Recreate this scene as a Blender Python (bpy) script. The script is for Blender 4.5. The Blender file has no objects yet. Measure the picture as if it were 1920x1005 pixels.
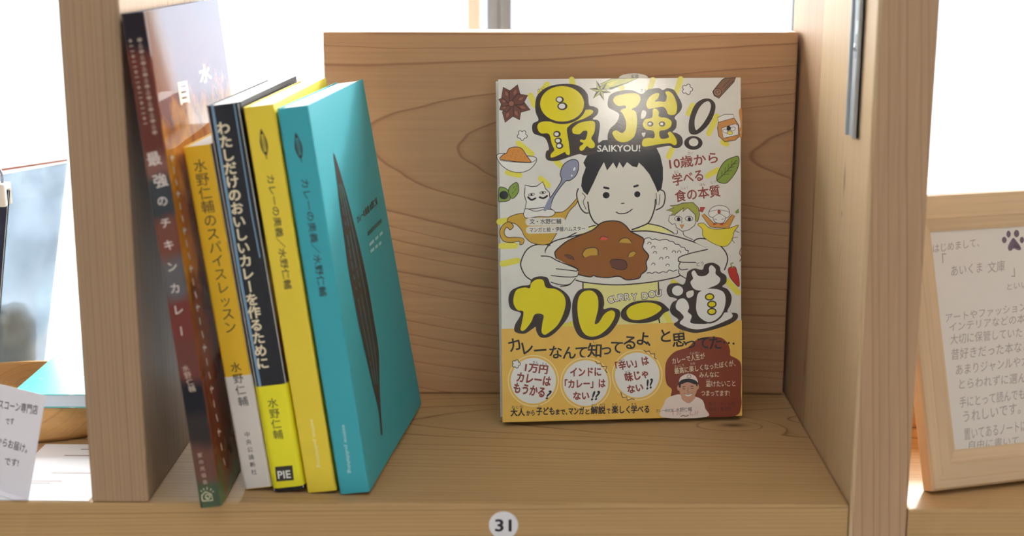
import bpy, bmesh, math, random
from mathutils import Vector, Matrix, Euler
from mathutils.geometry import tessellate_polygon
SC = bpy.context.scene
COL = SC.collection
PI = math.pi
random.seed(4)

# ------------------------------------------------------------------ camera
cam = bpy.data.objects.new('camera', bpy.data.cameras.new('camera'))
COL.objects.link(cam)
cam.location = (.1997, -.7068, .2872)
cam.rotation_euler = (PI/2 - .2220, 0, .0105)
cam.data.sensor_width = 36
cam.data.lens = 2673.7/1920*36
cam.data.clip_start = .02
cam.data.dof.use_dof = True
cam.data.dof.focus_distance = .865
cam.data.dof.aperture_fstop = 6.0
SC.camera = cam

# ------------------------------------------------------------------ light
SC.view_settings.view_transform = 'Standard'
SC.view_settings.look = 'None'
SC.view_settings.gamma = 1
SC.view_settings.use_curve_mapping = False
SC.view_settings.exposure = 0.0
world = bpy.data.worlds.new('sky')
SC.world = world
world.use_nodes = True
wn = world.node_tree.nodes['Background']
wn.inputs['Color'].default_value = (.93, .98, 1, 1)
wn.inputs['Strength'].default_value = 13

def lamp(name, kind, energy, color, loc, rot=(0, 0, 0), size=.1, size_y=None):
    l = bpy.data.lights.new(name, kind)
    l.energy = energy
    l.color = color
    if kind == 'AREA':
        l.shape = 'RECTANGLE'
        l.size = size
        l.size_y = size_y or size
    elif kind == 'POINT':
        l.shadow_soft_size = size
    elif kind == 'SUN':
        l.angle = size
    o = bpy.data.objects.new(name, l)
    o.location = loc
    o.rotation_euler = rot
    COL.objects.link(o)
    return o

sd = Vector((.30, .86, .46)).normalized()            # towards the sun, beyond the window
lamp('sun', 'SUN', 5, (1, .98, .96), (1, 5, 5), sd.to_track_quat('Z', 'Y').to_euler(), math.radians(7))
lamp('room_fill', 'AREA', 8.4, (.84, .95, 1.1), (.2, -.95, 1.62), (0, 0, 0), 1.6, 1.2)  # unseen overhead fill, added to brighten the room side of the shelf
# pendant bulb hanging in the room behind the photographer
lamp('pendant_light', 'POINT', 2.8, (1, .93, .82), (.668, -1.341, .512), size=.05)

# ------------------------------------------------------------------ materials
MATS = {}
def flat(name, col, rough=.55, spec=.4, bump=0, scale=400, mottling=0, mscale=60, trans=0, metal=0):
    if name in MATS:
        return MATS[name]
    m = bpy.data.materials.new(name)
    MATS[name] = m
    m.use_nodes = True
    nt = m.node_tree
    b = nt.nodes['Principled BSDF']
    b.inputs['Base Color'].default_value = (*col, 1)
    b.inputs['Roughness'].default_value = rough
    b.inputs['Specular IOR Level'].default_value = spec
    b.inputs['Metallic'].default_value = metal
    b.inputs['Transmission Weight'].default_value = trans
    if bump or mottling:
        tc = nt.nodes.new('ShaderNodeTexCoord')
    if mottling:
        n = nt.nodes.new('ShaderNodeTexNoise')
        n.inputs['Scale'].default_value = mscale
        n.inputs['Detail'].default_value = 4
        nt.links.new(tc.outputs['Object'], n.inputs['Vector'])
        r = nt.nodes.new('ShaderNodeValToRGB')
        r.color_ramp.elements[0].position = .3
        r.color_ramp.elements[1].position = .7
        r.color_ramp.elements[0].color = (*[c*(1-mottling) for c in col], 1)
        r.color_ramp.elements[1].color = (*[min(1, c*(1+mottling)) for c in col], 1)
        nt.links.new(n.outputs['Fac'], r.inputs['Fac'])
        nt.links.new(r.outputs['Color'], b.inputs['Base Color'])
    if bump:
        n = nt.nodes.new('ShaderNodeTexNoise')
        n.inputs['Scale'].default_value = scale
        n.inputs['Detail'].default_value = 3
        nt.links.new(tc.outputs['Object'], n.inputs['Vector'])
        bp = nt.nodes.new('ShaderNodeBump')
        bp.inputs['Strength'].default_value = bump
        bp.inputs['Distance'].default_value = .0006
        nt.links.new(n.outputs['Fac'], bp.inputs['Height'])
        nt.links.new(bp.outputs['Normal'], b.inputs['Normal'])
    return m

def srgb(r, g, b):
    f = lambda c: (c/255/12.92) if c/255 <= .04045 else ((c/255+.055)/1.055)**2.4
    return (f(r), f(g), f(b))

def wood(name, light, dark, axis='X', pith=(0, 0, 0), tilt=(0, 0), freq=150, warp=.004, wscale=9, line=.5,
         rough=.5, spec=.3, knots=(), fibre=.14, vary=.35, sag=None, sap=None):
    """solid wood: growth rings about a pith line along one axis (tilt = drift of the pith per unit of length)"""
    m = bpy.data.materials.new(name)
    m.use_nodes = True
    nt = m.node_tree
    N = nt.nodes.new
    L = nt.links.new
    b = nt.nodes['Principled BSDF']
    tc = N('ShaderNodeTexCoord')
    sx = N('ShaderNodeSeparateXYZ')
    L(tc.outputs['Object'], sx.inputs[0])
    order = {'X': ('X', 'Y', 'Z'), 'Y': ('Y', 'X', 'Z'), 'Z': ('Z', 'X', 'Y')}[axis]
    def mth(op, a, c=None):
        n = N('ShaderNodeMath')
        n.operation = op
        for i, v in enumerate((a, c)):
            if v is None: continue
            if isinstance(v, (int, float)): n.inputs[i].default_value = v
            else: L(v, n.inputs[i])
        return n.outputs[0]
    def noise(vec, scale, detail=2, dim='3D'):
        n = N('ShaderNodeTexNoise')
        n.noise_dimensions = dim
        n.inputs['Scale'].default_value = scale
        n.inputs['Detail'].default_value = detail
        L(vec, n.inputs['W' if dim == '1D' else 'Vector'])
        return n.outputs['Fac']
    idx = {'X': 0, 'Y': 1, 'Z': 2}
    al, p, q = (sx.outputs[k] for k in order)
    mp = N('ShaderNodeMapping')
    sc = [1, 1, 1]
    sc[idx[axis]] = .22
    mp.inputs['Scale'].default_value = sc
    L(tc.outputs['Object'], mp.inputs['Vector'])
    mf = N('ShaderNodeMapping')
    sc = [1, 1, 1]
    sc[idx[axis]] = .02
    mf.inputs['Scale'].default_value = sc
    L(tc.outputs['Object'], mf.inputs['Vector'])
    w1 = mth('MULTIPLY', mth('SUBTRACT', noise(mp.outputs[0], wscale*3), .5), warp*2)
    w2 = mth('MULTIPLY', mth('SUBTRACT', noise(mp.outputs[0], wscale*9), .5), warp*.5)
    a0 = mth('SUBTRACT', al, pith[idx[axis]])
    dp = mth('SUBTRACT', mth('SUBTRACT', p, pith[idx[order[1]]]), mth('MULTIPLY', a0, tilt[0]))
    dq = mth('SUBTRACT', mth('SUBTRACT', q, pith[idx[order[2]]]), mth('MULTIPLY', a0, tilt[1]))
    dq = mth('ADD', dq, w1)
    if sag:                                         # the grain rises towards one end of the plank
        ex = mth('POWER', 2.718, mth('MULTIPLY', mth('SUBTRACT', al, sag[0]), -1/sag[2]))
        dq = mth('SUBTRACT', dq, mth('MULTIPLY', ex, sag[1]))
    r = mth('SQRT', mth('ADD', mth('MULTIPLY', dp, dp), mth('MULTIPLY', dq, dq)))
    r = mth('ADD', r, w2)
    ring = mth('MULTIPLY', r, freq)
    ring = mth('ADD', ring, mth('MULTIPLY', noise(ring, .45, 1, '1D'), 2.2*vary*2))
    kn = None
    for (kx, ky, kz, kr, stretch) in knots:
        mk = N('ShaderNodeMapping')
        mk.vector_type = 'POINT'
        s3 = [1/kr, 1/kr, 1/kr]
        s3[idx[axis]] = 1/(kr*stretch)
        mk.inputs['Location'].default_value = (-kx*s3[0], -ky*s3[1], -kz*s3[2])
        mk.inputs['Scale'].default_value = s3
        L(tc.outputs['Object'], mk.inputs['Vector'])
        ln = N('ShaderNodeVectorMath')
        ln.operation = 'LENGTH'
        L(mk.outputs[0], ln.inputs[0])
        d = ln.outputs['Value']
        ring = mth('ADD', ring, mth('MULTIPLY', mth('POWER', 2.718, mth('MULTIPLY', mth('MULTIPLY', d, d), -.12)), 2.2))
        k1 = mth('POWER', 2.718, mth('MULTIPLY', mth('MULTIPLY', d, d), -1.6))
        kn = k1 if kn is None else mth('MAXIMUM', kn, k1)
    fr = mth('FRACT', ring)
    cr = N('ShaderNodeValToRGB')
    e = cr.color_ramp.elements
    e[0].position = 0
    e[1].position = .45
    mid = [x*(1-.25*line)+y*.25*line for x, y in zip(light, dark)]
    dk = [x*(1-line)+y*line for x, y in zip(light, dark)]
    e[0].color = (*light, 1)
    e[1].color = (*[x*.97 for x in light], 1)
    for ps, c in ((.80, [x*.95+y*.05 for x, y in zip(light, dark)]), (.90, mid), (.955, dk), (1.0, light)):
        n = e.new(ps)
        n.color = (*c, 1)
    L(fr, cr.inputs['Fac'])
    mx = N('ShaderNodeMix')
    mx.data_type = 'RGBA'
    mx.blend_type = 'MULTIPLY'
    mx.inputs['Factor'].default_value = 1
    f1 = noise(mf.outputs[0], 520, 3)
    f2 = noise(mp.outputs[0], 14, 2)
    v = mth('ADD', mth('MULTIPLY', f1, fibre*2), mth('MULTIPLY', f2, .3))
    v = mth('ADD', v, 1-fibre-.15)
    cc = N('ShaderNodeCombineColor')
    for k in range(3): L(v, cc.inputs[k])
    L(cr.outputs['Color'], mx.inputs['A'])
    L(cc.outputs[0], mx.inputs['B'])
    out = mx.outputs['Result']
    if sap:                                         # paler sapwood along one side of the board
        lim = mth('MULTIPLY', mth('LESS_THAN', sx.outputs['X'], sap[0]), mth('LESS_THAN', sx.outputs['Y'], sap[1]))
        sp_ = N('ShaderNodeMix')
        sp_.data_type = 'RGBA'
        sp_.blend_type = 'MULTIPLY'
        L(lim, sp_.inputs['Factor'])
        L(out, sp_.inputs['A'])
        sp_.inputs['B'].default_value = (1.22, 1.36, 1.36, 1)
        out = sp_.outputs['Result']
    if kn is not None:
        mk2 = N('ShaderNodeMix')
        mk2.data_type = 'RGBA'
        L(mth('MULTIPLY', kn, .85), mk2.inputs['Factor'])
        L(out, mk2.inputs['A'])
        mk2.inputs['B'].default_value = (.085, .04, .022, 1)
        out = mk2.outputs['Result']
    L(out, b.inputs['Base Color'])
    b.inputs['Roughness'].default_value = rough
    b.inputs['Specular IOR Level'].default_value = spec
    bp = N('ShaderNodeBump')
    bp.inputs['Strength'].default_value = .12
    bp.inputs['Distance'].default_value = .0008
    L(f1, bp.inputs['Height'])
    L(bp.outputs['Normal'], b.inputs['Normal'])
    return m

# ------------------------------------------------------------------ mesh helpers
class MB:
    def __init__(s):
        s.v = []; s.f = []; s.mi = []; s.mats = []; s.sm = []
    def mid(s, m):
        if m not in s.mats: s.mats.append(m)
        return s.mats.index(m)
    def add(s, vs, fs, m, smooth=False):
        o = len(s.v); k = s.mid(m)
        s.v += [tuple(x) for x in vs]
        s.f += [tuple(i+o for i in f) for f in fs]
        s.mi += [k]*len(fs); s.sm += [smooth]*len(fs)
    def from_bm(s, bm, m, smooth=False):
        bm.verts.index_update()
        s.add([v.co.copy() for v in bm.verts], [[v.index for v in f.verts] for f in bm.faces], m, smooth)
        bm.free()
    def box(s, p0, p1, m, bev=.0012, seg=2, fn=None):
        bm = bmesh.new()
        bmesh.ops.create_cube(bm, size=1)
        for v in bm.verts:
            v.co = Vector([(a+c)/2 + k*(c-a) for a, c, k in zip(p0, p1, v.co)])
        if bev:
            bmesh.ops.bevel(bm, geom=bm.edges[:], offset=bev, segments=seg, affect='EDGES', profile=.6)
        if fn:
            for v in bm.verts: v.co = fn(v.co)
        s.from_bm(bm, m)
    def prism(s, poly, fn, d0, d1, m, smooth=False):
        """closed 2D outline extruded between d0 and d1; fn(u, v, d) -> point"""
        n = len(poly)
        vs = [fn(u, v, d0) for u, v in poly]+[fn(u, v, d1) for u, v in poly]
        fs = [(i, (i+1) % n, n+(i+1) % n, n+i) for i in range(n)]
        tri = tessellate_polygon([[Vector((u, v, 0)) for u, v in poly]])
        s.add(vs, fs, m, smooth)
        s.add(vs[:n], [tuple(t) for t in tri], m)
        s.add(vs[n:], [tuple(reversed(t)) for t in tri], m)
    def tube(s, pts, r, m, n=10, closed=False):
        P = [Vector(p) for p in pts]; vs = []; fs = []; k = len(P)
        for i, p in enumerate(P):
            a = P[i-1] if (i or closed) else p
            c = P[(i+1) % k] if (i < k-1 or closed) else p
            t = (c-a).normalized()
            up = Vector((0, 0, 1)) if abs(t.z) < .9 else Vector((1, 0, 0))
            x = t.cross(up).normalized(); y = x.cross(t)
            vs += [p+(x*math.cos(2*PI*j/n)+y*math.sin(2*PI*j/n))*r for j in range(n)]
        for i in range(k if closed else k-1):
            for j in range(n):
                i2 = (i+1) % k
                fs.append((i*n+j, i*n+(j+1) % n, i2*n+(j+1) % n, i2*n+j))
        if not closed:
            fs += [tuple(range(n))[::-1], tuple((k-1)*n+j for j in range(n))]
        s.add(vs, fs, m, True)
    def lathe(s, prof, m, c=(0, 0, 0), n=64, sx=1, sy=1):
        vs = []; fs = []; k = len(prof)
        for i in range(n):
            a = 2*PI*i/n
            vs += [(c[0]+r*math.cos(a)*sx, c[1]+r*math.sin(a)*sy, c[2]+z) for r, z in prof]
        for i in range(n):
            for j in range(k-1):
                i2 = (i+1) % n
                fs.append((i*k+j, i2*k+j, i2*k+j+1, i*k+j+1))
        s.add(vs, fs, m, True)
    def build(s, name, parent=None, loc=None):
        me = bpy.data.meshes.new(name)
        me.from_pydata(s.v, [], s.f)
        for m in s.mats: me.materials.append(m)
        me.polygons.foreach_set('material_index', s.mi)
        me.polygons.foreach_set('use_smooth', s.sm)
        me.update()
        o = bpy.data.objects.new(name, me)
        COL.objects.link(o)
        if parent: o.parent = parent
        if loc: o.location = loc
        return o

def fixn(o):
    bm = bmesh.new(); bm.from_mesh(o.data)
    bmesh.ops.recalc_face_normals(bm, faces=bm.faces[:])
    bm.to_mesh(o.data); bm.free()
    return o

def tag(o, label, cat=None, group=None, kind=None):
    o['label'] = label
    if cat: o['category'] = cat
    if group: o['group'] = group
    if kind: o['kind'] = kind
    return o
def thing(name, label, cat, loc=(0, 0, 0), rot=(0, 0, 0), group=None):
    o = bpy.data.objects.new(name, None)
    o.empty_display_size = .02
    COL.objects.link(o)
    o.location = loc; o.rotation_euler = rot
    return tag(o, label, cat, group)
def struct(o):
    o['kind'] = 'structure'
    return o

# ------------------------------------------------------------------ printing and lettering
GLYPH = {}
def glyph(text, bold=0, slant=0):
    """outline of a word in the built-in typeface: (verts, faces, bounds), em = 1"""
    key = (text, bold, slant)
    if key in GLYPH: return GLYPH[key]
    c = bpy.data.curves.new('lettering', 'FONT')
    c.body = text; c.size = 1; c.shear = slant; c.resolution_u = 3
    o = bpy.data.objects.new('lettering', c)
    me = o.to_mesh()
    vs = [(v.co.x, v.co.y, 0) for v in me.vertices]
    fs = [tuple(p.vertices) for p in me.polygons]
    o.to_mesh_clear()
    bpy.data.objects.remove(o); bpy.data.curves.remove(c)
    if bold:                                        # heavier stroke: the outline repeated a little way round it
        v0, f0 = vs, fs; vs, fs = [], []
        for j in range(6):
            o = len(vs); a = 2*PI*j/6
            vs += [(x+bold*math.cos(a), y+bold*math.sin(a), j) for x, y, k in v0]
            fs += [tuple(i+o for i in f) for f in f0]
    xs = [v[0] for v in vs]; ys = [v[1] for v in vs]
    GLYPH[key] = (vs, fs, (min(xs), max(xs), min(ys), max(ys)))
    return GLYPH[key]

def spline(P, closed, k=5):
    n = len(P)
    if n < 3: return P
    out = []
    for i in range(n if closed else n-1):
        g = lambda j: P[j % n] if closed else P[max(0, min(n-1, j))]
        p0, p1, p2, p3 = g(i-1), g(i), g(i+1), g(i+2)
        for s in range(k):
            t = s/k
            out.append(tuple(.5*(2*b+(c-a)*t+(2*a-5*b+4*c-d)*t*t+(3*b-a-3*c+d)*t**3) for a, b, c, d in zip(p0, p1, p2, p3)))
    if not closed: out.append(P[-1])
    return out

def ribbon(P, w, closed):
    n = len(P); L = []; R = []
    for i in range(n):
        a = P[i-1] if (i or closed) else P[i]
        c = P[(i+1) % n] if (i < n-1 or closed) else P[i]
        dx, dy = c[0]-a[0], c[1]-a[1]
        l = math.hypot(dx, dy) or 1
        nx, ny = -dy/l*w/2, dx/l*w/2
        L.append((P[i][0]+nx, P[i][1]+ny)); R.append((P[i][0]-nx, P[i][1]-ny))
    vs = [(x, y, 0) for x, y in L+R]
    fs = [(i, n+i, n+(i+1) % n, (i+1) % n) for i in range(n if closed else n-1)]
    if not closed and w > .5:                       # round ends
        for e, d in ((0, -1), (n-1, 1)):
            o = len(vs); q = P[e]
            vs += [(q[0]+w/2*math.cos(2*PI*j/10), q[1]+w/2*math.sin(2*PI*j/10), 1) for j in range(10)]
            fs.append(tuple(range(o, o+10)))
    return vs, fs

INK = {}
def ink(name, rough=.45, bump=0):
    return flat('print_'+name+('' if rough == .45 else '_%d' % (rough*100)), INK[name], rough, .4, bump, 1100)

def draw(mb, ops, fn, rough=.45, lift=.00002, step=.000002, bump=0):
    """lay printed shapes on a surface; fn(u, v, lift) maps millimetres on the sheet to a point.
    A shape lies one step above whatever it overlaps, like a coat of ink."""
    laid = []
    for op in ops:
        kind, col = op[0], op[1]
        m = ink(col, rough, bump)
        if kind == 'F':
            P = op[3]; P = list(zip(P[::2], P[1::2]))
            if op[2]: P = spline(P, True, 4)
            tri = tessellate_polygon([[Vector((x, y, 0)) for x, y in P]])
            vs, fs = [(x, y, 0) for x, y in P], [tuple(t) for t in tri]
        elif kind == 'S':
            P = op[5]; P = list(zip(P[::2], P[1::2]))
            if op[4]: P = spline(P, op[3], 4)
            vs, fs = ribbon(P, op[2], op[3])
        elif kind == 'T':
            _, _, text, x0, y0, x1, y1, h, bold, sl = op
            gv, gf, (a, b, c, d) = glyph(text, bold, sl)
            L = math.hypot(x1-x0, y1-y0); ux, uy = (x1-x0)/L, (y1-y0)/L
            sx = L/(b-a); sy = h/(d-c) if h else sx
            vs = [(x0+(x-a)*sx*ux-(y-c)*sy*uy, y0+(x-a)*sx*uy+(y-c)*sy*ux, k) for x, y, k in gv]; fs = gf
        elif kind == 'G':
            _, _, ch, x0, y0, size, ang, bold = op
            gv, gf, bb = glyph(ch, bold)
            cx, cy = (.5, .38) if ord(ch) > 0x2000 else ((bb[0]+bb[1])/2, .35)
            ca, sa = math.cos(math.radians(-ang)), math.sin(math.radians(-ang))
            vs = [(x0+((x-cx)*ca-(y-cy)*sa)*size, y0+((x-cx)*sa+(y-cy)*ca)*size, k) for x, y, k in gv]; fs = gf
        elif kind == 'V':
            _, _, text, x0, y0, x1, y1, size, bold, sx = op
            vs, fs = [], []; n = len(text)
            L = math.hypot(x1-x0, y1-y0) or 1
            dx, dy = (x1-x0)/L, (y1-y0)/L
            rx, ry = -dy, dx
            if rx < 0: rx, ry = -rx, -ry
            for i, ch in enumerate(text):
                t = i/max(1, n-1)
                px, py = x0+(x1-x0)*t, y0+(y1-y0)*t
                gv, gf, bb = glyph(ch, bold)
                o = len(vs)
                for x, y, k in gv:
                    a, b = (x-.5)*sx, y-.38
                    if ch == 'ー': a, b = b, -a
                    vs.append((px+(a*rx-b*dx)*size, py+(a*ry-b*dy)*size, k))
                fs += [tuple(k+o for k in f) for f in gf]
        xs = [v[0] for v in vs]; ys = [v[1] for v in vs]
        box = (min(xs), max(xs), min(ys), max(ys))
        lay = 1+max([l for q, l in laid if q[0] < box[1] and box[0] < q[1] and q[2] < box[3] and box[2] < q[3]], default=0)
        top = max(v[2] for v in vs)
        laid.append((box, lay+top))
        mb.add([fn(x, y, lift+step*(lay+k)) for x, y, k in vs], fs, m)

for k, c in dict(ol=(52, 44, 42), brush=(236, 226, 92), brush2=(240, 222, 70), shirt=(236, 230, 150), paper=(231, 227, 214), plate=(232, 229, 218), rice=(240, 237, 228),
                 hair=(44, 42, 46), curry=(156, 98, 40), potato=(206, 164, 62), carrot=(226, 96, 72), meat=(112, 70, 52), white=(240, 237, 230), anise=(122, 76, 66),
                 anise_in=(160, 104, 84), grass=(198, 204, 96), cinn=(140, 104, 82), cinn2=(166, 128, 104), honey=(214, 150, 84), leaf=(142, 166, 76), powder=(224, 150, 70),
                 spoon=(150, 154, 178), gold=(212, 170, 66), grhair=(172, 174, 74), jacket=(222, 160, 80), chili=(200, 66, 58), brown=(150, 72, 58), title_dk=(64, 52, 48),
                 title_y=(238, 222, 24), brown_dk=(140, 62, 40), ring=(250, 226, 160), band=(238, 194, 92), cream=(240, 226, 190), brown_tx=(92, 40, 30), tee=(244, 226, 214),
                 tee_tx=(226, 178, 164), skin=(214, 160, 130), ink=(52, 48, 46), ink2=(64, 58, 56), teal_ln=(70, 160, 166), yel_ln=(240, 214, 70), lt_teal=(170, 220, 222),
                 lt_yel=(250, 238, 160), teal_dk=(40, 104, 108), ltblue=(128, 166, 196), cream2=(206, 184, 164), cream3=(226, 210, 202), pencil=(164, 148, 140), paw=(112, 92, 104), pen=(92, 88, 96)).items():
    INK[k] = srgb(*c)

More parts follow.
